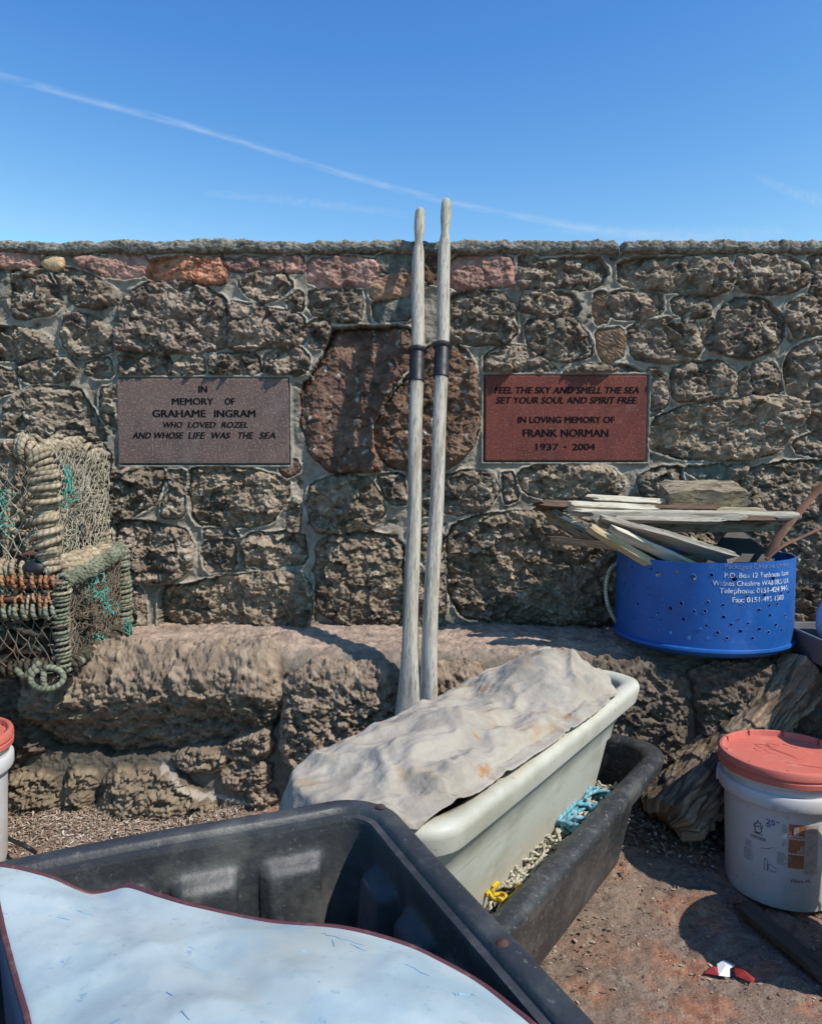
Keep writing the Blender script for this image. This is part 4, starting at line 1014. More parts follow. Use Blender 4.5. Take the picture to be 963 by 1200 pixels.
# ================================================================== BLUE DRUM
def build_drum():
    Rr, H = .272, .285; cx, cy, z0 = .955, 2.495, .566; VIEW = -math.atan2(.955, 2.495)
    root = empty('blue_drum', (cx, cy, z0), 'cut-down blue plastic drum with drilled holes and worn white print, piled with scrap wood', 'drum')
    r = random.Random(4); holes = []
    def try_add(th, z, rad):
        for (a, b, c) in holes:
            if math.hypot((th - a) * Rr, z - b) < rad + c + .010: return
        holes.append((th, z, rad))
    # angle 0 faces the viewer, positive to the right
    for px, z, rad in ((744, .247, .0062), (767, .254, .004), (775, .240, .0085), (797, .252, .0045), (815, .239, .0092), (835, .250, .0052), (859, .241, .0088), (900, .238, .0078), (915, .252, .0042)):
        try_add(math.asin((px - 826) / 106) + VIEW, z, rad)
    for px, py in ((735,705),(747,703),(764,703),(742,712),(765,714),(782,714),(803,716),(791,724),(752,727),(817,724),(829,723),(832,712),(848,715),(866,715),(873,705),(891,705),(910,703),(919,708),(849,729),(864,732),(897,718),(906,718),(886,722),(898,730),(922,712),(761,731),(776,733),(806,735),(824,745),(831,740),(857,738),(875,737),(905,743),(916,735),(768,741),(779,741),(843,748),(853,754),(867,746),(887,745),(897,750),(912,751),(924,745),(812,757),(833,755),(880,755),(791,754),(777,754),(767,753),(748,747),(739,738),(732,722)):
        th = math.asin(max(-.98, min(.98, (px - 826) / 106.0)))
        z = .042 + (766 - py - 8 * (math.cos(th) - .6)) / 400.0
        try_add(th + VIEW, max(.035, min(.19, z)), r.uniform(.0036, .0056))
    for _ in range(500):
        th = r.uniform(1.45, 2 * PI - 1.45); try_add(th + VIEW, r.uniform(.035, .17) if r.random() < .9 else r.uniform(.235, .255), r.uniform(.0040, .006))
    W = 2 * PI * Rr; vs = []; es = []
    n = 120; zs = [.028, .06, .09, .12, .15, .18, .21, .24, .262, .276, H]
    loops = [[((th % (2 * PI)) * Rr + rad * math.cos(k * PI / 6), z + rad * math.sin(k * PI / 6)) for k in range(12)] for th, z, rad in holes]
    for i in range(n + 1):
        for z in zs:
            x = W * i / n
            if any(math.hypot(x - (th % (2 * PI)) * Rr, z - b) < rad + .004 for th, b, rad in holes) and 0 < i < n: continue
            vs.append(Vector((x, z)))
    for lp in loops:
        o = len(vs); vs += [Vector(p) for p in lp]; es += [(o + k, o + (k + 1) % 12) for k in range(12)]
    V2, E2, F2 = geometry.delaunay_2d_cdt(vs, es, [], 0, 1e-6)[:3]
    b = MB(); vv = []
    for p in V2:
        th = p.x / Rr; z = p.y
        rad = Rr + .0022 * math.sin(3 * th + 1) + .0015 * math.sin(2 * th)
        zz = z + (.004 * math.sin(2 * th + .5) if z > .27 else 0)
        vv.append((rad * math.sin(th), -rad * math.cos(th), zz))
    fs = []
    for f in F2:
        gx = sum(V2[i].x for i in f) / len(f); gz = sum(V2[i].y for i in f) / len(f)
        if any(math.hypot(gx - (th % (2 * PI)) * Rr, gz - z) < rad * .97 for th, z, rad in holes): continue
        p_, q_, r_ = (Vector(vv[i]) for i in f); nf = (q_ - p_).cross(r_ - p_)
        fs.append(tuple(f) if nf.dot(Vector((p_.x, p_.y, 0))) > 0 else tuple(reversed(f)))
    # two skins and the walls of the rim and of every hole, with true cylinder normals
    nv_ = len(vv); T_ = .0042; me = bpy.data.meshes.new('drum_shell')
    def shell(off): return [((math.hypot(x, y) + off) * (x / math.hypot(x, y)), (math.hypot(x, y) + off) * (y / math.hypot(x, y)), z) for x, y, z in vv]
    cnt = {}
    for f in fs:
        for i in range(3): e_ = (f[i], f[(i + 1) % 3]); cnt[tuple(sorted(e_))] = cnt.get(tuple(sorted(e_)), 0) + 1
    be = [e_ for e_, k in cnt.items() if k == 1 and not (abs(V2[e_[0]].x - V2[e_[1]].x) < 1e-6 and (V2[e_[0]].x < 1e-4 or V2[e_[0]].x > W - 1e-4))]
    allv = vv + shell(-T_); F_ = [tuple(f) for f in fs] + [tuple(nv_ + i for i in reversed(f)) for f in fs]
    nors = [(x / math.hypot(x, y), y / math.hypot(x, y), 0) for x, y, z in vv]; nors = nors + [(-a, -b_, 0) for a, b_, _ in nors]
    for (p, q) in be:
        o4 = len(allv); pts4 = [allv[p], allv[q], allv[nv_ + q], allv[nv_ + p]]; allv += pts4
        nn = (Vector(pts4[1]) - Vector(pts4[0])).cross(Vector(pts4[3]) - Vector(pts4[0])).normalized(); nors += [tuple(nn)] * 4; F_.append((o4, o4 + 1, o4 + 2, o4 + 3))
    me.from_pydata(allv, [], F_); me.update(calc_edges=True); me.polygons.foreach_set('use_smooth', [True] * len(me.polygons))
    me.normals_split_custom_set_from_vertices(nors)
    o = link('drum_shell', me, M['blue_drum'], root)
    c = MB(); c.lathe([(0, .012), (Rr - .02, .012), (Rr - .005, .03), (Rr + .001, .030), (Rr + .0075, .027), (Rr + .0085, .020), (Rr + .003, .014), (Rr - .004, .008), (Rr - .016, .001), (Rr - .05, 0), (0, 0)], 96)
    c.build('base', M['blue_drum'], root, auto=50)
    # rings of pale burr round the holes
    h = MB()
    for th, z, rad in holes:
        if math.cos(th - VIEW) < .0: continue
        pts = []
        for k in range(14):
            a = 2 * PI * k / 14; t2 = th + (rad + .0006) * math.cos(a) / Rr; rr = Rr + .0022 * math.sin(3 * t2 + 1) + .0015 * math.sin(2 * t2) + .0003
            pts.append((rr * math.sin(t2), -rr * math.cos(t2), z + (rad + .0006) * math.sin(a)))
        h.tube(pts, .00085 * r.uniform(.5, 1.1), 4, closed=True)
    tag(h.build('hole_burrs', mat('blue_burr', (.10, .22, .50, 1), (.02, .06, .25, 1), None, s1=60, rough=.6, bump=0), o), kind='stuff')
    th0 = math.asin((884.5 - 826) / 106) + VIEW
    def place(x, y, d):
        t = th0 + x / Rr; rr = Rr + .0022 * math.sin(3 * t + 1) + .0015 * math.sin(2 * t) + .0009 + d * .4
        return (rr * math.sin(t), -rr * math.cos(t), y)
    lettering('print', [('Packaged Chlorine Limited', .012, .2745, .0155, .225, .012, 0)], M['print_faded'], o, place)
    lettering('print', [('P.O. Box 12 Tanhouse Lane', .012, .2510, .0155, .225, .012, 0), ('Widnes Cheshire WA8 0RD U.K.', 0, .2270, .0155, .265, .012, 0),
                        ('Telephone: 0151-424 9441', .006, .2030, .0160, .240, .035, 0), ('Fax: 0151-495 1560', .012, .1790, .0160, .178, .035, 0)], M['print_white'], o, place)
    hd = MB(); hd.tube(catmull([(-.266, .05, .245), (-.295, .035, .225), (-.310, .03, .17), (-.303, .03, .11), (-.28, .035, .06), (-.266, .05, .045)], 8), .0062, 8)
    hd.build('rope_handle', M['rope_white'], root)
build_drum()

# ------------------------------------------------------------------ scrap wood piled in the drum
def plank(name, label, m, pts, w, th, group='scrap wood piled on the blue drum', seed=0, taper=(1, 1), twist=0.0, rag=.4, rnd=False):
    """pts: centre line in the world; w: breadth, th: thickness; ragged splintered ends"""
    r = random.Random(seed); P = [Vector(p) for p in pts]; o = P[0].lerp(P[-1], .5)
    ax = (P[-1] - P[0]); Lh = ax.length; e = ax.normalized()
    up = Vector((0, 0, 1)); s = e.cross(up).normalized(); u = s.cross(e)
    s, u = s * math.cos(twist) + u * math.sin(twist), u * math.cos(twist) - s * math.sin(twist)
    n = max(8, int(Lh / .02)); rings = []; k = 16
    cen = catmull(P, 12) if len(P) > 2 else [P[0].lerp(P[1], i / 24) for i in range(25)]
    for i in range(n + 1):
        t = i / n; f = t * (len(cen) - 1); j = min(int(f), len(cen) - 2); c = cen[j].lerp(cen[j + 1], f - j)
        ww = w * (taper[0] + (taper[1] - taper[0]) * t) / 2; tt = th / 2
        ring = []
        for q in range(k):
            a = 2 * PI * q / k + .0
            x, y = math.cos(a), math.sin(a)
            if not rnd:
                m_ = max(abs(x), abs(y)); x, y = x / m_, y / m_
            g = 1 + .07 * r.uniform(-1, 1)
            endj = 0
            if i in (0, n): endj = r.uniform(-1, 1) * rag * w * .5
            if i in (0, n): y *= .7
            ring.append(c + s * (x * ww * (1 + .07 * math.sin(t * 11 + seed) )) * (1 + .03 * r.uniform(-1, 1)) + u * (y * tt * g) + e * endj - o)
        rings.append([tuple(v) for v in ring])
    b = MB(); b.loft(rings, cap0=True, cap1=True)
    ob = b.build(name, m, None, auto=35); ob.location = o
    # wood grain follows the piece: lay it along local x
    rot = Matrix((e, s, u)).transposed().to_quaternion()
    ob.data.transform(rot.to_matrix().to_4x4().inverted()); ob.rotation_mode = 'QUATERNION'; ob.rotation_quaternion = rot
    return tag(ob, label, 'wood scrap' if name != 'bark_slab' else 'bark slab', group)
def pp(a, b, Y0, Y1): return [at(a[0], a[1], Y0), at(b[0], b[1], Y1)]
plank('broken_board', 'reddish brown board end sticking out furthest left at the top of the wood pile', M['wood_brown'], pp((629, 592), (775, 600), 2.56, 2.60), .075, .022, seed=1, twist=.3)
plank('split_board', 'pale freshly split board lying on the brown board at the left of the pile', M['wood_pale'], pp((664, 593), (765, 599), 2.52, 2.53), .060, .018, seed=2, taper=(.8, 1), twist=.5)
plank('wood_lath', 'thin pale lath at the very top left of the wood pile', M['wood_pale'], pp((685, 582), (782, 588), 2.60, 2.62), .035, .011, seed=3, twist=.3)
plank('wood_lath', 'second thin lath lying just under the topmost lath', M['wood_pale'], pp((700, 588), (800, 591), 2.58, 2.63), .045, .012, seed=4, twist=.3)
plank('long_board', 'long silvery board laid straight across the middle of the wood pile', M['wood_grey'], pp((690, 603), (868, 605), 2.44, 2.47), .060, .022, seed=5, taper=(1, .9))
plank('round_stick', 'round grey stick end poking out furthest right across the drum', M['wood_grey'], pp((700, 602), (936, 605), 2.51, 2.50), .036, .032, seed=6, rnd=True, rag=.1)
plank('yellow_stick', 'yellowish split stick beneath the bark slab', M['wood_yellow'], pp((762, 597), (894, 598), 2.56, 2.58), .032, .018, seed=7)
plank('dark_board', 'dark barky board spanning the drum below the silvery board', M['bark'], pp((722, 614), (928, 612), 2.55, 2.53), .05, .034, seed=8, twist=1.2)
plank('sloping_board', 'weathered board sloping down to the right into the drum', M['wood_grey'], [at(706, 611, 2.36), at(780, 631, 2.34), at(856, 655, 2.30)], .085, .016, seed=9, twist=.45, taper=(.85, 1))
plank('sloping_stick', 'pale stick sloping into the drum just left of the sloping board', M['wood_yellow'], pp((690, 618), (775, 668), 2.34, 2.36), .030, .022, seed=10, twist=.5)
plank('short_stick', 'short brown stick between the sloping stick and the sloping board', M['wood_brown'], pp((745, 636), (800, 664), 2.38, 2.36), .030, .022, seed=15, twist=.5)
plank('low_stick', 'dark stick with a pale broken end, lowest on the left of the wood pile', M['wood_dark'], pp((643, 632), (770, 645), 2.46, 2.44), .034, .024, seed=11)
plank('bark_chunk', 'ragged brown bark chunk hanging under the boards at the left of the pile', M['bark'], pp((641, 601), (690, 630), 2.58, 2.52), .055, .022, seed=12, rag=.9, twist=.9)
plank('bark_slab', 'thick flaking bark slab lying on top of the wood pile', M['bark'], pp((777, 580), (869, 580), 2.62, 2.64), .10, .070, seed=13, rag=.08, twist=-.35)
for i, (a, b_, y0, y1, l, mm) in enumerate((((742, 672), (880, 640), 2.45, 2.66, 'grey stick deep in the drum behind the sloping board', 'wood_dark'), ((800, 690), (730, 612), 2.55, 2.62, 'dark offcut standing at the back of the drum', 'wood_dark'))):
    plank('wood_offcut', l, M[mm], pp(a, b_, y0, y1), .07, .05, seed=20 + i)
for i, (a, b_, y0, y1, w_, t_, mm, l, tw) in enumerate((
    ((672, 600), (790, 606), 2.48, 2.50, .045, .012, 'wood_pale', 'thin pale slat in front of the brown board at the left', .4),
    ((720, 608), (845, 611), 2.42, 2.44, .030, .014, 'wood_grey', 'narrow grey slat just under the silvery board', .4),
    ((735, 594), (842, 596), 2.53, 2.55, .030, .012, 'wood_brown', 'brown slat under the bark slab beside the yellowish stick', .3),
    ((696, 588), (772, 592), 2.57, 2.60, .05, .010, 'wood_pale', 'short pale splint among the laths at the top left', .5),
    ((718, 622), (812, 664), 2.33, 2.35, .035, .014, 'wood_pale', 'pale slat lying against the lower edge of the sloping board', .7),
    ((800, 608), (905, 608), 2.46, 2.49, .028, .016, 'wood_brown', 'brown stick lying along the back of the silvery board', .3),
    ((655, 606), (702, 626), 2.55, 2.50, .03, .012, 'wood_pale', 'splintered pale end beside the ragged bark chunk', .5))):
    plank('slat', l, M[mm], pp(a, b_, y0, y1), w_, t_, seed=40 + i, twist=tw, rag=1.0)
# black sheet standing in the drum
s = MB(); P = [at(826, 660, 2.50), at(908, 658, 2.52), at(893, 640, 2.58), at(868, 620, 2.60), at(853, 620, 2.60), at(838, 642, 2.55)]
c0 = sum(P, Vector()) / 6; s.add([p - c0 for p in P] + [p - c0 + Vector((0, .012, 0)) for p in P], [(0, 1, 2, 3, 4, 5), (11, 10, 9, 8, 7, 6)] + [(i, i + 6, (i + 1) % 6 + 6, (i + 1) % 6) for i in range(6)])
o = s.build('plastic_offcut', M['black_sheet'], None, smooth=False, bevel=.003); o.location = c0
tag(o, 'black plastic offcut leaning inside the drum under the boards', 'plastic sheet')
# rusty straps leaning out of the drum to the right
b = MB(); b.tube(catmull([at(900, 652, 2.44) , at(912, 630, 2.46), at(934, 602, 2.5), at(965, 566, 2.55), at(1010, 515, 2.6)], 8), .017, 8, sq=(.22, 1)); o = b.build('rusty_strap', M['rust_strap'], None, auto=40)
tag(o, 'broad rusty metal strap leaning up to the right out of the blue drum', 'metal strap', 'rusty straps in the drum')
b = MB(); b.tube(catmull([at(897, 656, 2.42), at(915, 641, 2.42), at(940, 629, 2.43), at(966, 617, 2.44), at(1020, 592, 2.5)], 8), .012, 8, sq=(.35, 1)); o = b.build('rusty_strap', M['rust_strap'], None, auto=40)
tag(o, 'thin rusty strap below the broad one, sloping more gently out of the drum', 'metal strap', 'rusty straps in the drum')

# ------------------------------------------------------------------ tray and float at the right edge of the ledge
def box_tray():
    c = at(985, 757, 2.22); root = empty('plastic_tray', (1.315, 2.30, .548), 'dark grey plastic tray on the ledge at the right edge, holding a pale blue float', 'tray')
    b = MB(); rt = rrect(.125, .135, .03, 6); r2 = rrect(.118, .128, .026, 6)
    ring = lambda f, off, z: [((x * f + off), y * f, z) for x, y in rt]
    b.loft([ring(.88, 0, 0), ring(.90, 0, .004), ring(.99, 0, .075), ring(1.05, 0, .080), ring(1.05, 0, .086), ring(.97, 0, .084), ring(.88, 0, .012), ring(.85, 0, .008)], cap0=True, cap1=True)
    b.build('tray_shell', M['crate_grey'], root, auto=50)
    f = MB(); f.lathe([(0, -.09), (.05, -.085), (.085, -.055), (.098, -.01), (.096, .035), (.078, .078), (.045, .102), (.018, .108), (.016, .13), (.010, .133), (0, .133)], 40)
    o = f.build('buoy', M['float_blue']); o.location = (1.335, 2.30, .652)
    tag(o, 'pale blue rounded float sitting in the dark tray at the right edge', 'float')
box_tray()

# ================================================================== BUCKETS
def bucket(label, loc, rz, prints=True, lidmarks=True):
    root = empty('bucket', loc, label, 'bucket', 'lidded white pails', rz)
    b = MB(); H = .355
    b.lathe([(0, .004), (.118, .004), (.128, 0), (.136, .004), (.139, .02), (.141, .10), (.1455, .235), (.147, .262), (.149, .264), (.1605, .266), (.1625, .272), (.1625, .296), (.160, .300), (.1515, .301), (.1515, .318), (.158, .319), (.1595, .323), (.158, .328), (.151, .329), (.151, H - .004)], 80)
    pail = b.build('pail', M['pail_white'], root, auto=40)
    l = MB()
    l.lathe([(.1535, H - .027), (.1585, H - .030), (.1635, H - .028), (.1640, H - .016), (.1615, H - .014), (.1615, H - .011), (.1645, H - .008), (.1640, H + .004), (.1605, H + .010), (.1540, H + .012), (.1500, H + .010), (.1480, H + .002), (.1465, H - .003), (.120, H - .0035), (.06, H - .002), (0, H - .002)], 96)
    lid = l.build('lid', M['lid_red'], root, auto=40)
    for k in range(10):
        a = 2 * PI * k / 10 + .35
        q = MB(); q.box((.1465, -.0022, H - .003), (.1545, .0022, H + .0118), Matrix.Rotation(a, 4, 'Z')); q.build('lid_lug', M['lid_mark'], lid, smooth=False)
    # lug with the wire handle
    for a in (0, PI):
        q = MB(); q.box((.150, -.028, .268), (.1655, .028, .298), Matrix.Rotation(a, 4, 'Z')); q.build('handle_lug', M['pail_white'], pail, smooth=False, bevel=.003)
    h = MB(); h.tube([(.166 * math.cos(t), .172 * math.sin(t) * 1, .283 - .11 * math.sin(t)) for t in np.linspace(0, PI, 30)], .0022, 6)
    h.build('wire_handle', M['iron'], root)
    def face(a0):
        def place(x, y, d):
            rr = .139 + (y - .02) * .0305 + .0007 + d * .3; t = a0 + x / rr
            return (rr * math.sin(t), -rr * math.cos(t), y)
        return place
    def patch(x0, x1, y0, y1, m, name, off=0.0, pl=None, nx=8):
        q = MB(); vs = []; fs = []
        for j in range(2):
            for i in range(nx + 1): vs.append(pl(x0 + (x1 - x0) * i / nx, (y0, y1)[j], off))
        for i in range(nx): fs.append((i, i + 1, nx + 2 + i, nx + 1 + i))
        q.add(vs, fs); return q.build(name, m, pail)
    if prints:
        pl = face(0)
        lettering('print', [('25', -.029, .226, .0135, .021, .03, 0)], M['print_blue'], pail, pl)
        lettering('print', [('KG', -.012, .2295, .005, .008, .03, 0)], M['print_blue'], pail, pl)
        lettering('print', [('NET', -.033, .2145, .005, .014, .02, 0)], M['print_blue'], pail, pl)
        lettering('print', [('OXIDIZER', -.058, .1755, .0075, .040, .012, 0)], M['print_dark'], pail, pl)
        # flame over a ring
        q = MB(); q.tube([pl(-.058 + .0085 * math.cos(t), .1975 + .0085 * math.sin(t), .0008) for t in np.linspace(0, 2 * PI, 24, endpoint=False)], .0010, 5, closed=True)
        fl = [(-.0085, .200), (-.0115, .2085), (-.0085, .2075), (-.0075, .2135), (-.0045, .2105), (-.0015, .2215), (.002, .2125), (.0045, .2165), (.006, .2085), (.0105, .211), (.0085, .200)]
        q.tube([pl(-.058 + x, y, .0008) for x, y in fl], .0010, 5)
        q.tube([pl(-.058 + x, .1868, .0008) for x in (-.011, .011)], .0009, 5); q.build('flame_emblem', M['print_dark'], pail)
        for k, (y0, y1) in enumerate(((.196, .231), (.157, .192), (.118, .153))):
            patch(.013, .050, y0, y1, M['print_orange'], 'picture_panel', 0.0, pl)
        patch(.024, .036, .203, .226, M['print_pale'], 'picture_shape', .003, pl, 4); patch(.015, .048, .198, .203, M['print_pale'], 'picture_shape', .003, pl, 5); patch(.033, .048, .159, .166, M['print_pale'], 'picture_shape', .003, pl, 4); patch(.040, .048, .166, .178, M['print_pale'], 'picture_shape', .003, pl, 3)
        patch(.0525, .083, .105, .231, M['print_pale'], 'side_panel', 0.0, pl)
        # worn smudges of small print: rows of tiny dashes
        r = random.Random(9)
        for (x0, y0, wd, rows, sl) in ((-.002, .226, .012, 6, 0), (-.002, .19, .012, 6, 0), (-.012, .152, .022, 9, 0), (-.092, .158, .024, 5, 0), (-.096, .136, .026, 9, 0)):
            q = MB()
            for k in range(rows):
                x = x0
                while x < x0 + wd * r.uniform(.6, 1):
                    d = r.uniform(.0012, .004); y = y0 - k * .0036
                    q.add([pl(x, y, .0004), pl(x + d, y, .0004), pl(x + d, y + .0011, .0004), pl(x, y + .0011, .0004)], [(0, 1, 2, 3)]); x += d + .0010
            q.build('small_print', M['print_dark'], pail, smooth=False)
        q = MB(); q.tube([pl(x, y, .0005) for x, y in ((-.040, .128), (-.040, .098), (-.033, .098), (-.033, .122), (-.036, .128), (-.040, .128))], .0005, 4); q.build('carton_diagram', M['print_dark'], pail); q = MB(); q.tube([pl(x, y, .0005) for x, y in ((-.031, .116), (-.013, .110), (-.013, .099), (-.031, .099), (-.031, .116))], .0005, 4)
        q.build('carton_diagram', M['print_dark'], pail); q = MB(); q.tube([pl(x, y, .0005) for x, y in ((-.052, .150), (-.032, .156), (-.012, .168))], .0004, 4); q.build('scratch_line', M['print_dark'], pail)
        q = MB()
        for k in range(9): q.tube([pl(.022 + k * .0055 + r.uniform(-.001, .001), .080 + k * .0008, .0004), pl(.024 + k * .0055, .088 + r.uniform(-.003, .004), .0004), pl(.026 + k * .0055, .082, .0004)], .0006, 4)
        q.build('ink_scrawl', M['lid_mark'], pail)
    if lidmarks:
        q = MB(); z = H - .0020; r = random.Random(2)
        for (cx, cy, s_) in ((-.055, .045, .016), (-.030, .062, .013), (-.030, .010, .017), (-.062, .012, .012)):
            pts = [(cx + s_ * math.cos(t) * (1 + .3 * math.sin(3 * t)), cy + s_ * .8 * math.sin(t), z) for t in np.linspace(0, 5.4, 20)]
            q.tube(pts, .0006, 4)
        for k in range(9):
            x0, y0 = -.05 + .008 * k, .055 - .006 * k
            q.tube([(x0, y0, z), (x0 + .018, y0 - .026, z), (x0 + .024 + r.uniform(-.006, .006), y0 - .022, z)], .0006, 4)
        for pts in (((.012, .075), (.030, .070), (.030, .058)), ((-.005, .083), (.008, .080)), ((.000, -.055), (.05, -.056), (.10, -.053)), ((.02, .03), (.022, .026))):
            q.tube([(x, y, z) for x, y in pts], .0006, 4)
        q.build('lid_scrawl', M['lid_mark'], lid)
    return root
gz = lambda x, y: float(ground_base(np.array([x]), np.array([y]))[0])
bucket('white pail with red lid, blue 25 and orange picture panels, standing before the beam', (.988, 1.985, gz(.98, 1.98) - .006), -.45)
bucket('white pail with red lid half out of view under the lobster pots', (-1.240, 2.0, gz(-1.19, 2.0) + .020), 1.1, prints=False)

bucket('white pail with red lid standing outside the view, nearer than the pail before the beam', (1.085, 1.62, gz(1.06, 1.62) + .01), -.3, prints=False)

# ================================================================== TIMBER BEAM
def build_beam():
    A = Vector((.745, 2.165, .115)); B = Vector((1.20, 2.365, .50)); e = (B - A).normalized(); Lh = (B - A).length
    s = e.cross(Vector((0, 0, 1))).normalized(); u = s.cross(e)
    a = R(14); s, u = s * math.cos(a) + u * math.sin(a), u * math.cos(a) - s * math.sin(a)
    nx, nq = 260, 200
    t = np.linspace(-.03, 1, nx); q = np.linspace(0, 2 * PI, nq, endpoint=False)
    Q, T = np.meshgrid(q, t)
    cx, cy = np.cos(Q), np.sin(Q); m = np.maximum(np.abs(cx), np.abs(cy)); k = .72 / m + .28
    hx, hy = .108, .066
    per = Q * .07
    c1, c2, cc = worley(per / .020 + .3 * perlin(per / .02, T * 9, 702), T * Lh / .09, 701)
    lw = T * Lh
    grain = fbm(per / .010 + .6 * perlin(lw / .15, per / .05, 710), lw / .16, 4, 700, .6); crack = sst(.55, .85, 1 - np.abs(fbm(per / .035 + .3 * perlin(lw / .10, per / .04, 711), lw / .22, 2, 712)) * 3)
    chips = worley(per / .035, lw / .06, 713, True)
    rough = .0016 * grain - .0030 * crack + .0040 * chips[3] + .0035 * (chips[2] - .5) + .006 * fbm(per / .07, lw / .12, 3, 703) + .003 * fbm(per / .006, lw / .02, 2, 714)
    rad = 1 + rough / .07
    rag = .030 * fbm(np.cos(Q) * 2, np.sin(Q) * 2, 3, 705)
    x = cx * k * hx * rad; y = cy * k * hy * rad
    close = sst(-.03, .02, T) * .35 + .65
    L = T * Lh + np.where(T < .03, rag * sst(.03, -.02, T), 0)
    PX = A.x + e.x * L + s.x * x * close + u.x * y * close; PY = A.y + e.y * L + s.y * x * close + u.y * y * close; PZ = A.z + e.z * L + s.z * x * close + u.z * y * close
    col = np.array([.31, .235, .16]) * (.7 + .5 * chips[2])[..., None] * (1 + .9 * grain)[..., None] * (1 - .55 * crack)[..., None]
    ob = sst(.1, .4, fbm(per / .04, lw / .10, 3, 715))[..., None]; col = col * (1 - .4 * ob) + np.array([.28, .15, .08]) * .4 * ob
    o_ = (A + B) / 2
    me = grid_mesh('timber_beam', PX, PY, PZ, np.clip(col, .012, .6), wrap=True)
    bm = bmesh.new(); bm.from_mesh(me)
    be = [e_ for e_ in bm.edges if e_.is_boundary]; bmesh.ops.holes_fill(bm, edges=be, sides=0); bmesh.ops.recalc_face_normals(bm, faces=bm.faces[:]); bm.to_mesh(me); bm.free()
    me.transform(Matrix.Translation(-o_))
    rot = Matrix((e, s, u)).transposed().to_quaternion(); me.transform(rot.to_matrix().to_4x4().inverted())
    o = link('timber_beam', me, M['driftwood']); o.location = o_; o.rotation_mode = 'QUATERNION'; o.rotation_quaternion = rot
    tag(o, 'thick rotten weathered timber beam leaning from the ground up onto the ledge behind the right-hand pail', 'timber beam')
build_beam()

def rock(name, label, cat, loc, size, seed, m, group=None):
    bm = bmesh.new(); bmesh.ops.create_icosphere(bm, subdivisions=4, radius=1)
    P = np.array([v.co[:] for v in bm.verts]); r = np.random.RandomState(seed)
    for _ in range(16):                                            # cut flat fracture planes
        n = r.normal(size=3); n /= np.linalg.norm(n); d = r.uniform(.62, .95); h = P @ n - d
        P = P - np.outer(np.clip(h, 0, None), n)
    P = P * (1 + .05 * perlin(P[:, 0] * 4 + seed, P[:, 1] * 4 + P[:, 2] * 3, seed))[:, None]
    P = P * np.array(size)
    for v, p in zip(bm.verts, P): v.co = p
    me = bpy.data.meshes.new(name); bm.to_mesh(me); bm.free(); me.polygons.foreach_set('use_smooth', [True] * len(me.polygons))
    try: me.set_sharp_from_angle(angle=R(28))
    except Exception: pass
    o = link(name, me, m); o.location = loc; o.rotation_euler = (0, 0, seed)
    return tag(o, label, cat, group)
rock('rock', 'orange and brown stone wedged behind the beam against the dark ledge', 'rock', (.90, 2.235, .235), (.075, .055, .09), 3, M['rock'])
rock('rock', 'small brown stone low between the black tub and the beam', 'rock', (.79, 2.20, .15), (.05, .045, .05), 5, M['rock'])

# ================================================================== LITTER AND DEBRIS
def build_debris():
    r = random.Random(21); b = MB()
    def flake(x, y, z, L, w, c, up=.5):
        a = r.uniform(0, 2 * PI); d = Vector((math.cos(a), math.sin(a), r.uniform(-.25, .35) * up)); s = Vector((-d.y, d.x, r.uniform(-.4, .4))) * w
        p = Vector((x, y, z)); mid = p + d * L * .5 + Vector((0, 0, r.uniform(0, .3) * L * up))
        b.add([p - s * .4, p + s * .4, mid + s, p + d * L, mid - s], [(0, 1, 2, 4), (4, 2, 3)], None, c)
    cols2 = [(.46, .38, .29), (.36, .27, .2), (.55, .49, .41), (.30, .19, .14), (.42, .31, .24), (.2, .14, .1)]
    cols = [(.36, .28, .20), (.27, .20, .14), (.44, .37, .29), (.18, .13, .09), (.10, .075, .055), (.30, .17, .11), (.22, .17, .13), (.15, .11, .08)]
    for _ in range(21000):
        x = r.uniform(-1.35, 1.45); y = 2.30 - abs(r.gauss(0, .55)); 
        if y < .9: continue
        dens = .35 + .65 * (math.sin(x * 7 + y * 3) * math.sin(y * 9 - x * 4) > .0)
        if r.random() > dens: continue
        L = r.choice([.003, .004, .005, .007, .007, .012]) * r.uniform(.7, 1.4); flake(x, y, gz_fast(x, y) + .001, L, L * r.uniform(.10, .35), r.choice(cols))
    for _ in range(9000):                                          # drift of dry weed along the foot of the ledge at the left
        x = r.gauss(-.90, .20); y = 2.30 - abs(r.gauss(0, .13))
        h = .020 * max(0, 1 - (2.30 - y) / .28); L = r.uniform(.006, .026)
        flake(x, y, gz_fast(x, y) + h * r.random(), L, L * r.uniform(.04, .12), r.choice(cols2), .7)
    for _ in range(3000):
        x = r.gauss(.80, .12); y = 2.27 - abs(r.gauss(0, .10)); L = r.uniform(.006, .022); flake(x, y, gz_fast(x, y) + .03 * r.random(), L, L * r.uniform(.1, .3), r.choice(cols), 1.0)
    m = mat('dry_debris', (1, 1, 1, 1), None, None, attr=True, rough=.9, bump=0, spec=.15)
    o = b.build('debris', m, None, smooth=False); tag(o, kind='stuff')
_gx = np.linspace(-1.6, 1.7, 331); _gy = np.linspace(.6, 2.5, 191); _GX, _GY = np.meshgrid(_gx, _gy); _GZ = ground_base(_GX, _GY)
def gz_fast(x, y):
    i = min(max(int((x + 1.6) / .01), 0), 330); j = min(max(int((y - .6) / .01), 0), 190); return float(_GZ[j, i])
build_debris()
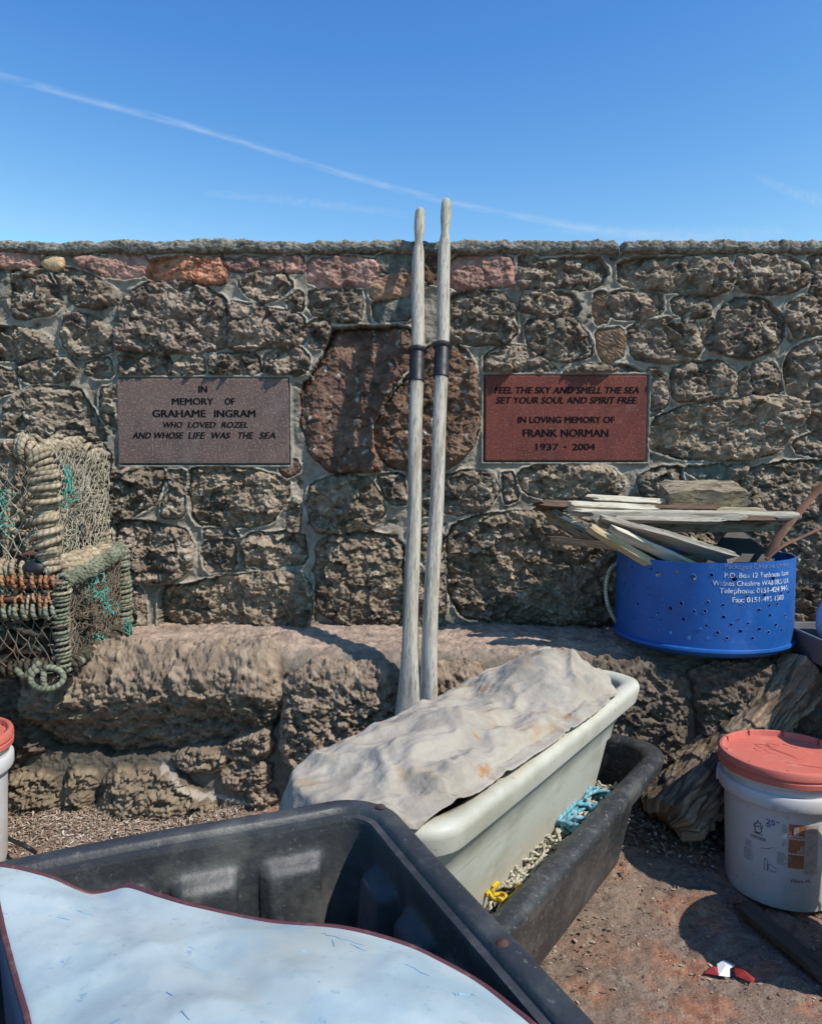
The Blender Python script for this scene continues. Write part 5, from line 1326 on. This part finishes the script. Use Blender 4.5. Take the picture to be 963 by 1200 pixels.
def wrapper():
    c = at(848, 1142, z=.004); root = empty('wrapper', (c.x, c.y, gz(c.x, c.y) + .004), 'torn red and white wrapper lying on the ground in front of the right-hand pail', 'litter')
    def crumple(pts, m, name):
        q = MB(); n = len(pts); q.add(list(pts) + [(sum(p[0] for p in pts) / n, sum(p[1] for p in pts) / n, .016)], [(i, (i + 1) % n, n) for i in range(n)]); q.build(name, m, root, smooth=False)
    crumple([(-.018, -.014, .006), (.006, -.016, .004), (.014, .004, .010), (.030, .010, .012), (.010, .028, .014), (-.010, .016, .012)], M['paper_white'], 'white_piece')
    crumple([(-.046, -.002, .003), (-.016, -.014, .006), (-.010, .012, .008), (-.030, .014, .004)], M['foil_red'], 'red_piece')
    crumple([(.020, -.012, .004), (.050, -.034, .003), (.060, -.020, .004), (.040, .006, .012), (.026, .008, .014)], M['foil_red'], 'red_piece')
wrapper()
p0, p1 = at(868, 1065, z=.02), at(1010, 1178, z=.02)
plank('batten', 'flat grey-brown batten lying on the ground in front of the right-hand pail', M['wood_dark'], [(p0.x, p0.y, .030), (p1.x, p1.y, .022)], .045, .016, group=None, seed=31)
b = MB(); b.tube(catmull([at(8, 982, z=.09), at(22, 988, z=.105), at(34, 994, z=.10), at(42, 999, z=.075)], 8), .006, 8); o = b.build('cable', M['black_rubber']); tag(o, 'short length of black cable on the ground beside the left-hand pail', 'cable')
# ================================================================== LOBSTER POTS
def wrap(b, pts, r_bar, r_rope, pitch, seed, n=6, jitter=.25, gaps=0.0):
    """a binding of rope wound round a bar"""
    r = random.Random(seed); P = [Vector(p) for p in pts]; s = [0]
    for p, q in zip(P[:-1], P[1:]): s.append(s[-1] + (q - p).length)
    L = s[-1]; N = max(8, int(L / pitch * 10)); path = []; ph = r.uniform(0, 6); seg = 0
    runs = []; wob = [r.uniform(.80, 1.35) for _ in range(200)]
    skip = False
    for i in range(N + 1):
        d = L * i / N
        while seg < len(s) - 2 and d > s[seg + 1]: seg += 1
        f = (d - s[seg]) / max(s[seg + 1] - s[seg], 1e-9); c = P[seg].lerp(P[seg + 1], f); t = (P[seg + 1] - P[seg]).normalized()
        u = t.orthogonal().normalized() if abs(t.z) > .9 else t.cross(Vector((0, 0, 1))).normalized(); v = t.cross(u)
        turn = int(ph / (2 * PI)); rr = (r_bar + r_rope) * wob[turn % 200] * (1 + .06 * math.sin(ph * 3.1 + turn))
        if i % 10 == 0 and gaps: skip = r.random() < gaps
        path.append((c + u * math.cos(ph) * rr + v * math.sin(ph) * rr + t * (math.sin(turn * 7.7) * jitter * pitch * .9 + r.uniform(-1, 1) * jitter * pitch * .2)) if not skip else None)
        ph += 2 * PI / 10
    cur = []
    for p in path + [None]:
        if p is None:
            if len(cur) > 3: b.tube(cur, r_rope * r.uniform(.85, 1.1), n)
            cur = []
        else: cur.append(p)

def diamond(b, o, ex, ey, W, Hh, cell, rad, seed, sag=.012, mask=None):
    """diamond mesh hung on the panel o + ex*W, o + ey*Hh"""
    r = random.Random(seed); nx = max(2, int(W / cell)); ny = max(2, int(Hh / (cell * .8)))
    N = ex.cross(ey).normalized(); pt = {}
    for j in range(ny + 1):
        for i in range(nx + 2):
            x = (i + (.5 if j % 2 else 0)) / (nx + .5); y = j / ny
            e = min(x, 1 - x, y, 1 - y); e = max(0, e)
            jx, jy = (r.gauss(0, .13) * cell, r.gauss(0, .13) * cell) if e > .02 else (0, 0)
            x_, y_ = min(max(x, 0), 1), y
            pt[i, j] = o + ex * (x_ * W + jx) + ey * (y_ * Hh + jy - .010 * math.sin(PI * x_) * math.sin(PI * y_)) + N * (-(sag) * math.sin(PI * x_) * math.sin(PI * y_) + r.gauss(0, .003))
    for j in range(ny):
        for i in range(nx + 2):
            for k in ((i, j + 1), (i + 1, j + 1) if j % 2 else (i - 1, j + 1)):
                if k in pt and r.random() > .03:
                    p, q = pt[i, j], pt[k]
                    if mask and not mask((p + q) / 2): continue
                    m_ = p.lerp(q, .5) + N * r.gauss(0, .0015) - Vector((0, 0, .002))
                    b.tube([p, m_, q], rad, 4, cap=False)
    return pt

def scribble(b, c, ext, n, rad, seed, steps=14, step=.012):
    r = random.Random(seed)
    for _ in range(n):
        p = Vector((c[0] + r.uniform(-1, 1) * ext[0], c[1] + r.uniform(-1, 1) * ext[1], c[2] + r.uniform(-1, 1) * ext[2])); d = Vector((r.gauss(0, 1), r.gauss(0, 1), r.gauss(0, 1))).normalized(); pts = []
        for k in range(steps):
            pts.append(p.copy()); d = (d + Vector((r.gauss(0, .6), r.gauss(0, .6), r.gauss(0, .6))) - (p - Vector(c)) * 8).normalized(); p = p + d * step
        b.tube(catmull(pts, 2), rad, 4, cap=False)

def pot(label, ox, oy, oz, L, D, H0, H1, mats, seed, dtop):
    """ox, oy, oz: the near right bottom corner; the pot runs L to the left and D back; its top rises from H0 to H1 at the back"""
    root = empty('lobster_pot', (ox - L / 2, oy + D / 2, oz), label, 'lobster pot', 'stacked lobster pots')
    off = Matrix.Translation(-Vector(root.location))
    V = lambda x, y, z: Vector((ox - x, oy + y, oz + z))
    def put(b, name, m, **k):
        o = b.build(name, m, root, **k); o.matrix_parent_inverse = off; return o
    r = random.Random(seed); bend = .012
    def bar(p, q, n=8, s=bend):
        m = p.lerp(q, .5) + Vector((r.uniform(-s, s), r.uniform(-s, s), r.uniform(-s, s))); return catmull([p, m, q], n)
    if dtop:
        arch = lambda y: [V(.012, y, .0)] + [V(.004 + .018 * math.sin(k), y, H0 * .5 * k / 1.2) for k in (.4, .8, 1.2)] + [V(.018, y, H0 * .80), V(.045, y, H0 * .955), V(.09, y, H0)]
    posts = {}
    zt = lambda y: H0 + (H1 - H0) * y / D
    fr = [bar(V(0, 0, 0), V(0, 0, H0)), bar(V(0, D, 0), V(0.004, D, H1))]
    if dtop:
        fr = [catmull(arch(0), 5), catmull([Vector((p.x - .012, p.y + D, p.z)) for p in arch(0)], 5)]
    base = [bar(V(0, 0, 0), V(L, 0, 0)), bar(V(0, D, 0), V(L, D, 0)), bar(V(0, 0, 0), V(0, D, 0)), bar(V(L, 0, 0), V(L, D, 0)), bar(V(L, 0, 0), V(L, 0, H0)), bar(V(L, D, 0), V(L, D, H1))]
    xt = .09 if dtop else 0.0
    top = [bar(V(xt, 0, H0), V(L, 0, H0)), bar(V(xt + .01, D, H1), V(L, D, H1)), bar(V(xt, 0, H0), V(xt + .01, D, H1)), bar(V(L, 0, H0), V(L, D, H1))]
    fz = MB(); rf = random.Random(seed + 5)
    for p in fr + base + top:
        for _ in range(46):
            q = p[rf.randrange(len(p))]; dv = Vector((rf.gauss(0, 1), rf.gauss(0, 1), rf.gauss(0, 1))).normalized(); q = q + Vector((rf.gauss(0, .01), rf.gauss(0, .01), rf.gauss(0, .01)))
            e2 = Vector((rf.gauss(0, 1), rf.gauss(0, 1), rf.gauss(0, 1))) * .010
            fz.tube([q + dv * .018, q + dv * .026 + e2 * .3, q + dv * rf.uniform(.028, .040) + e2], .0006, 3, cap=False)
    tag(put(fz, 'frayed_fibres', M['netting']), kind='stuff')
    b = MB()
    for p in fr + base + top: b.tube(p, .0085, 8)
    if not dtop:
        b.tube(bar(V(0, -.004, H0 - .045), V(L, -.004, H0 - .045), s=.004), .0095, 8)
    put(b, 'frame', M['iron'])
    for k, (p, m_, rb, rr, pi_, g) in enumerate(mats['bind'](fr, base, top)):
        b = MB(); wrap(b, p, rb, rr, pi_, seed * 13 + k, gaps=g); o_ = put(b, 'loose_strands' if g else 'rope_binding', M[m_])
        if g: tag(o_, kind='stuff')
    return root, put, V, fr
# --- lower pot
def low_bind(fr, base, top):
    return [(fr[0], 'rope_green', .012, .0055, .0125, 0), (fr[0], 'rope_beige', .016, .004, .03, .6), (fr[1], 'rope_green', .012, .0070, .015, 0), (fr[1], 'rope_beige', .018, .004, .03, .6), (base[0], 'rope_dark', .012, .0075, .018, 0), (base[2], 'rope_dark', .015, .0085, .017, 0),
            (top[2], 'rope_green', .013, .0065, .0115, 0), (top[0], 'rope_rust', .010, .0055, .022, 0), (top[1], 'rope_green', .012, .007, .016, 0), (base[1], 'rope_dark', .012, .008, .02, 0)]
root, put, V, fr = pot('lower lobster pot with rust-stained rope bindings on its top bars, standing on the ledge', -.990, 2.165, .560, .62, .46, .245, .285, {'bind': low_bind}, 3, False)
r = random.Random(5)
for k in range(26):                                                # lashings from the top bar down to the second bar
    x = .015 + k * .024 + r.uniform(-.007, .007); w = r.uniform(.0035, .0055); z1 = .245 - r.uniform(.066, .095)
    b = MB(); b.tube(catmull([V(x, -.012, .245 - .036), V(x + r.uniform(-.004, .008), -.022, .245 - .045), V(x + r.uniform(-.008, .012), -.018, z1), V(x + .006, .006, z1 - .006)], 4), w, 6)
    if r.random() < .85: put(b, 'lashing', M['rope_beige' if r.random() < .3 else 'rope_rust'])
b = MB(); wrap(b, [V(0, -.004, .245 - .082), V(.62, -.004, .245 - .086)], .011, .0075, .021, 77); put(b, 'rope_binding', M['rope_green'])
b = MB(); wrap(b, [V(0, -.004, .245 - .045), V(.62, -.004, .245 - .045)], .009, .0045, .03, 78, gaps=.45); tag(put(b, 'loose_strands', M['rope_rust']), kind='stuff')
b = MB()
ex, ez, ey = Vector((-1, 0, 0)), Vector((0, 0, 1)), Vector((0, 1, 0))
diamond(b, V(.0, -.006, .20), ex, ez, .62, .045, .030, .0013, 4, .004)
put(b, 'netting', M['netting'])
b = MB(); diamond(b, V(0, -.004, .0), ex, ez, .62, .165, .030, .0016, 5, .015); diamond(b, V(0, .0, 0), ey, ez, .46, .26, .016, .0017, 6, .02); diamond(b, V(.002, .0, 0), ey, ez, .46, .26, .022, .0015, 8, .035); diamond(b, V(0, .46, 0), ex, ez, .62, .28, .034, .0014, 7, .01)
scribble(b, V(.005, .17, .13), (.012, .10, .08), 60, .0016, 31); put(b, 'netting', M['netting_dark'])
b = MB(); scribble(b, V(-.006, .20, .205), (.004, .025, .05), 13, .0015, 41, 10, .009); scribble(b, V(-.006, .29, .13), (.004, .015, .045), 9, .0015, 42, 10, .009); scribble(b, V(-.006, .39, .02), (.006, .03, .016), 16, .0016, 43, 10, .009); scribble(b, V(-.006, .22, .02), (.004, .02, .02), 10, .0015, 44, 10, .009)
tag(put(b, 'twine_tangle', M['twine']), kind='stuff')
b = MB(); c = V(.035, -.035, -.022)
b.tube([(c.x + .046 * math.cos(t), c.y + .012 * math.sin(t), c.z + .028 * math.sin(t)) for t in np.linspace(2.2, 8.1, 26)], .0085, 8)
b.tube(catmull([V(.06, -.02, .02), V(.085, -.03, -.005), V(.105, -.025, -.02), V(.13, -.02, .0)], 6), .009, 8); b.tube(catmull([V(-.012, .03, .02), V(-.03, .05, .004), V(-.005, -.005, -.01)], 6), .008, 8); b.tube(catmull([V(.05, -.02, .0), V(.048, -.03, -.03), V(.045, -.028, -.05)], 5), .009, 8)
put(b, 'rope_loop', M['rope_green'])
# coils of heavy rope lying inside the pots
b = MB(); r = random.Random(15)
for k in range(15):
    cx, cy, cz = r.uniform(.10, .42), r.uniform(.10, .30), r.uniform(.03, .15); a0 = r.uniform(0, 6); ra, rb = r.uniform(.09, .19), r.uniform(.07, .13); ti = r.uniform(-.5, .5)
    pts = [V(cx + ra * math.cos(t), cy + rb * math.sin(t), max(.02, min(.20, cz + ti * .12 * math.sin(t) + .03 * math.sin(2 * t + k)))) for t in np.linspace(a0, a0 + r.uniform(4, 6.6), 34)]
    pts = [Vector((min(p.x, -1.01), p.y, p.z)) for p in pts]
    b.tube(pts, r.uniform(.009, .0125), 8)
o = b.build('rope_coil', M['rope_dark']); tag(o, 'coils of thick dark weedy rope lying inside the lower lobster pot', 'rope coil')
b = MB()
for k in range(5):
    cx, cz = r.uniform(.12, .35), r.uniform(.05, .16); ra = r.uniform(.08, .15); a0 = r.uniform(2, 4)
    pts = [Vector((min(p.x, -1.01), p.y, p.z)) for p in [V(cx + ra * math.cos(t), .05 + .03 * k + .04 * math.sin(t), cz + .055 * math.sin(t + .6)) for t in np.linspace(a0, a0 + 3.2, 22)]]
    b.tube(pts, .0095, 8)
o = b.build('rope_coil', M['rope_beige']); tag(o, 'few loops of paler beige rope among the dark coils in the lower pot', 'rope coil')

# --- upper pot
def up_bind(fr, base, top):
    return [(fr[0], 'rope_beige', .015, .0080, .0135, 0), (fr[0], 'rope_beige', .024, .0085, .038, .3), (fr[0], 'rope_green', .026, .0045, .05, .6), (fr[1], 'rope_beige', .013, .0085, .016, 0), (base[0], 'rope_beige', .013, .0080, .019, 0), (base[2], 'rope_beige', .013, .010, .02, 0),
            (top[2], 'rope_beige', .013, .0080, .015, 0), (top[2], 'rope_beige', .020, .0075, .04, .35), (top[0], 'rope_beige', .007, .005, .034, .2), (top[1], 'rope_beige', .010, .008, .02, 0)]
root, put, V, fr = pot('upper lobster pot with thick beige rope round its rounded end, stacked on the lower pot', -1.022, 2.185, .838, .62, .40, .352, .36, {'bind': up_bind}, 9, True)
b = MB(); diamond(b, V(.02, -.004, .0), ex, ez, .60, .35, .036, .0015, 14, .012); diamond(b, V(.02, .40, .0), ex, ez, .60, .36, .04, .0013, 15, .01); diamond(b, V(.09, 0, .352), ex, ey, .53, .40, .036, .0015, 17, .015)
diamond(b, V(-.004, .0, .0), ey, ez, .40, .34, .020, .0017, 16, .018)
scribble(b, V(.0, .16, .17), (.010, .09, .12), 34, .0014, 51); put(b, 'netting', M['netting'])
b = MB(); b.tube(catmull([V(.145, .02, .01), V(.140, .012, .12), V(.125, .014, .24), V(.115, .03, .345)], 8), .0095, 8)
b.tube(bar_ := catmull([V(.08, .015, .335), V(.25, .012, .338), V(.62, .014, .345)], 6), .008, 8); put(b, 'stay', M['rope_beige'])
b = MB(); scribble(b, V(-.008, .06, .20), (.004, .012, .05), 8, .0013, 62, 10, .009); scribble(b, V(.135, -.004, .20), (.03, .003, .07), 8, .0011, 63, 12, .010); scribble(b, V(.12, -.004, .13), (.012, .003, .04), 6, .0011, 64, 10, .010)
r = random.Random(71)
for k in range(12):
    x0, y0 = r.uniform(.04, .075), r.uniform(.28, .31)
    b.tube(catmull([V(-.016 + r.uniform(-.006, .004), x0, y0), V(-.024 + r.uniform(-.006, .006), x0 + .02 * r.random(), y0 - .03), V(-.02 + r.uniform(-.006, .006), x0 + .035 * r.uniform(-.3, 1.6), y0 - r.uniform(.05, .09))], 4), r.uniform(.0007, .0014), 4)
tag(put(b, 'twine_tangle', M['twine']), kind='stuff')
b = MB(); b.lathe([(0, -.022), (.02, -.018), (.03, -.004), (.03, .01), (.018, .024), (0, .027)], 20)
b.v = [tuple(V(.045, -.02, .006) + Vector((x * 1.15, y * .6, z * .9))) for x, y, z in b.v]; put(b, 'rubber_foot', M['black_rubber'])
b = MB(); r = random.Random(25)
for k in range(16):
    cx, cy, cz = r.uniform(.08, .45), r.uniform(.08, .30), r.uniform(.04, .17); p = V(cx, cy, cz); d = Vector((r.gauss(0, 1), r.gauss(0, .5), r.gauss(0, .4))).normalized(); pts = []
    for q in range(16):
        pts.append(p.copy()); d = (d + Vector((r.gauss(0, .7), r.gauss(0, .4), r.gauss(0, .35))) + (V(.25, .2, .10) - p) * 2.2).normalized(); p = p + d * .026
        p.z = max(p.z, .861); p.x = min(p.x, -1.055)
    b.tube(catmull(pts, 3), r.uniform(.008, .0115), 7)
o = b.build('rope_pile', M['rope_beige']); tag(o, 'jumbled heap of knotted beige rope lying inside the upper lobster pot', 'rope pile')
b = MB(); bx = V(.31, .16, .362)
b.box((bx.x - .22, bx.y - .10, bx.z), (bx.x + .16, bx.y + .08, bx.z + .014)); o = b.build('lid_board', M['wood_grey'], None, smooth=False, bevel=.003); tag(o, 'grey board lying flat on top of the upper lobster pot', 'board')

# ================================================================== STACK JUST RIGHT OF THE VIEW (its shadow falls across the pail and the quay)
def fish_boxes():
    for k in range(2):
        root = empty('fish_box', (1.585, 2.08, .055 + .325 * k), ['lower grey plastic fish box of the stack right of the pail', 'upper grey plastic fish box of the stack right of the pail'][k], 'fish box', 'stacked fish boxes', .06)
        b = MB(); rt = rrect(.31, .16, .04, 6)
        ring = lambda f, z: [(x * f, y * f, z) for x, y in rt]
        b.loft([ring(.90, 0), ring(.92, .005), ring(.98, .29), ring(1.03, .295), ring(1.03, .32), ring(.97, .32), ring(.91, .02), ring(.88, .015)], cap0=True, cap1=True); b.build('box_shell', M['crate_grey'], root, auto=50)
        for s_ in (-1, 1):
            q = MB(); q.box((-.07, .15 * s_ - .012 + .02 * s_, .23), (.07, .15 * s_ + .012 + .02 * s_, .26)); q.build('handle', M['black_rubber'], root, smooth=False, bevel=.004)
fish_boxes()

# ================================================================== HIGH CONTRAILS
def trail(name, label, cat, pts, dist, widths, strength, seed):
    P = [at(x, y, dist) for x, y in pts]; C = catmull(P, 16); n = len(C); vs = []; uvs = []
    b = MB(); w = np.interp(np.linspace(0, 1, n), np.linspace(0, 1, len(widths)), widths) * dist / FPX / 2
    for i, p in enumerate(C):
        t = (C[min(i + 1, n - 1)] - C[max(i - 1, 0)]).normalized(); s_ = t.cross(Vector((0, 1, -.35)).normalized()).normalized()
        vs += [p + s_ * w[i], p - s_ * w[i]]
    fs = [(2 * i, 2 * i + 2, 2 * i + 3, 2 * i + 1) for i in range(n - 1)]; uv = [[(i / n, 0), ((i + 1) / n, 0), ((i + 1) / n, 1), (i / n, 1)] for i in range(n - 1)]
    b.add(vs, fs, uv)
    m = bpy.data.materials.new(name + '_vapour'); m.use_nodes = True; nt = m.node_tree; nt.nodes.clear(); N = nt.nodes.new; L = nt.links.new
    out = N('ShaderNodeOutputMaterial'); mx = N('ShaderNodeMixShader'); tr = N('ShaderNodeBsdfTransparent'); tl = N('ShaderNodeEmission'); tl.inputs[0].default_value = (.72, .86, 1, 1); tl.inputs[1].default_value = .9
    uvn = N('ShaderNodeUVMap'); sp = N('ShaderNodeSeparateXYZ'); L(uvn.outputs[0], sp.inputs[0])
    def mth(op, a, v): 
        x = N('ShaderNodeMath'); x.operation = op; L(a, x.inputs[0])
        if isinstance(v, float): x.inputs[1].default_value = v
        else: L(v, x.inputs[1])
        return x.outputs[0]
    across = mth('MULTIPLY', sp.outputs[1], PI); across = mth('SINE', across, 0.0); across = mth('POWER', across, 1.6)
    along = mth('MULTIPLY', sp.outputs[0], PI); along = mth('SINE', along, 0.0); along = mth('POWER', along, .35)
    mp = N('ShaderNodeMapping'); mp.inputs['Scale'].default_value = (9, .8, 1); mp.inputs['Location'].default_value = (seed, 0, 0); L(uvn.outputs[0], mp.inputs[0])
    nz = N('ShaderNodeTexNoise'); nz.inputs['Scale'].default_value = 3.0; nz.inputs['Detail'].default_value = 5; L(mp.outputs[0], nz.inputs['Vector'])
    mr = N('ShaderNodeMapRange'); mr.inputs['From Min'].default_value = .3; mr.inputs['From Max'].default_value = .75; L(nz.outputs['Fac'], mr.inputs['Value'])
    f = mth('MULTIPLY', mth('MULTIPLY', mth('MULTIPLY', across, along), mr.outputs[0]), strength)
    L(f, mx.inputs[0]); L(tr.outputs[0], mx.inputs[1]); L(tl.outputs[0], mx.inputs[2]); L(mx.outputs[0], out.inputs[0])
    tag(b.build(name, m, None), label, cat)
trail('contrail', 'long thin white vapour trail slanting down across the blue sky', 'contrail', [(-60, 68), (0, 88), (100, 116), (250, 156), (400, 203), (520, 235), (640, 259), (740, 275), (830, 284)], 6000, [18, 16, 15, 13, 13, 14, 18, 26], .40, 1.0)
trail('cloud', 'faint cirrus wisp low in the sky left of the oars', 'cloud', [(240, 226), (330, 234), (400, 242), (480, 252)], 7000, [14, 18, 18, 14], .22, 3.0)
trail('cloud', 'faint cirrus smear just above the wall right of the oars', 'cloud', [(640, 268), (760, 274), (850, 276), (920, 270)], 7000, [18, 26, 30, 20], .28, 5.0)
trail('cloud', 'faint cirrus patch at the right edge of the sky', 'cloud', [(880, 205), (930, 226), (965, 236), (1010, 246)], 7000, [14, 24, 26, 20], .24, 7.0)
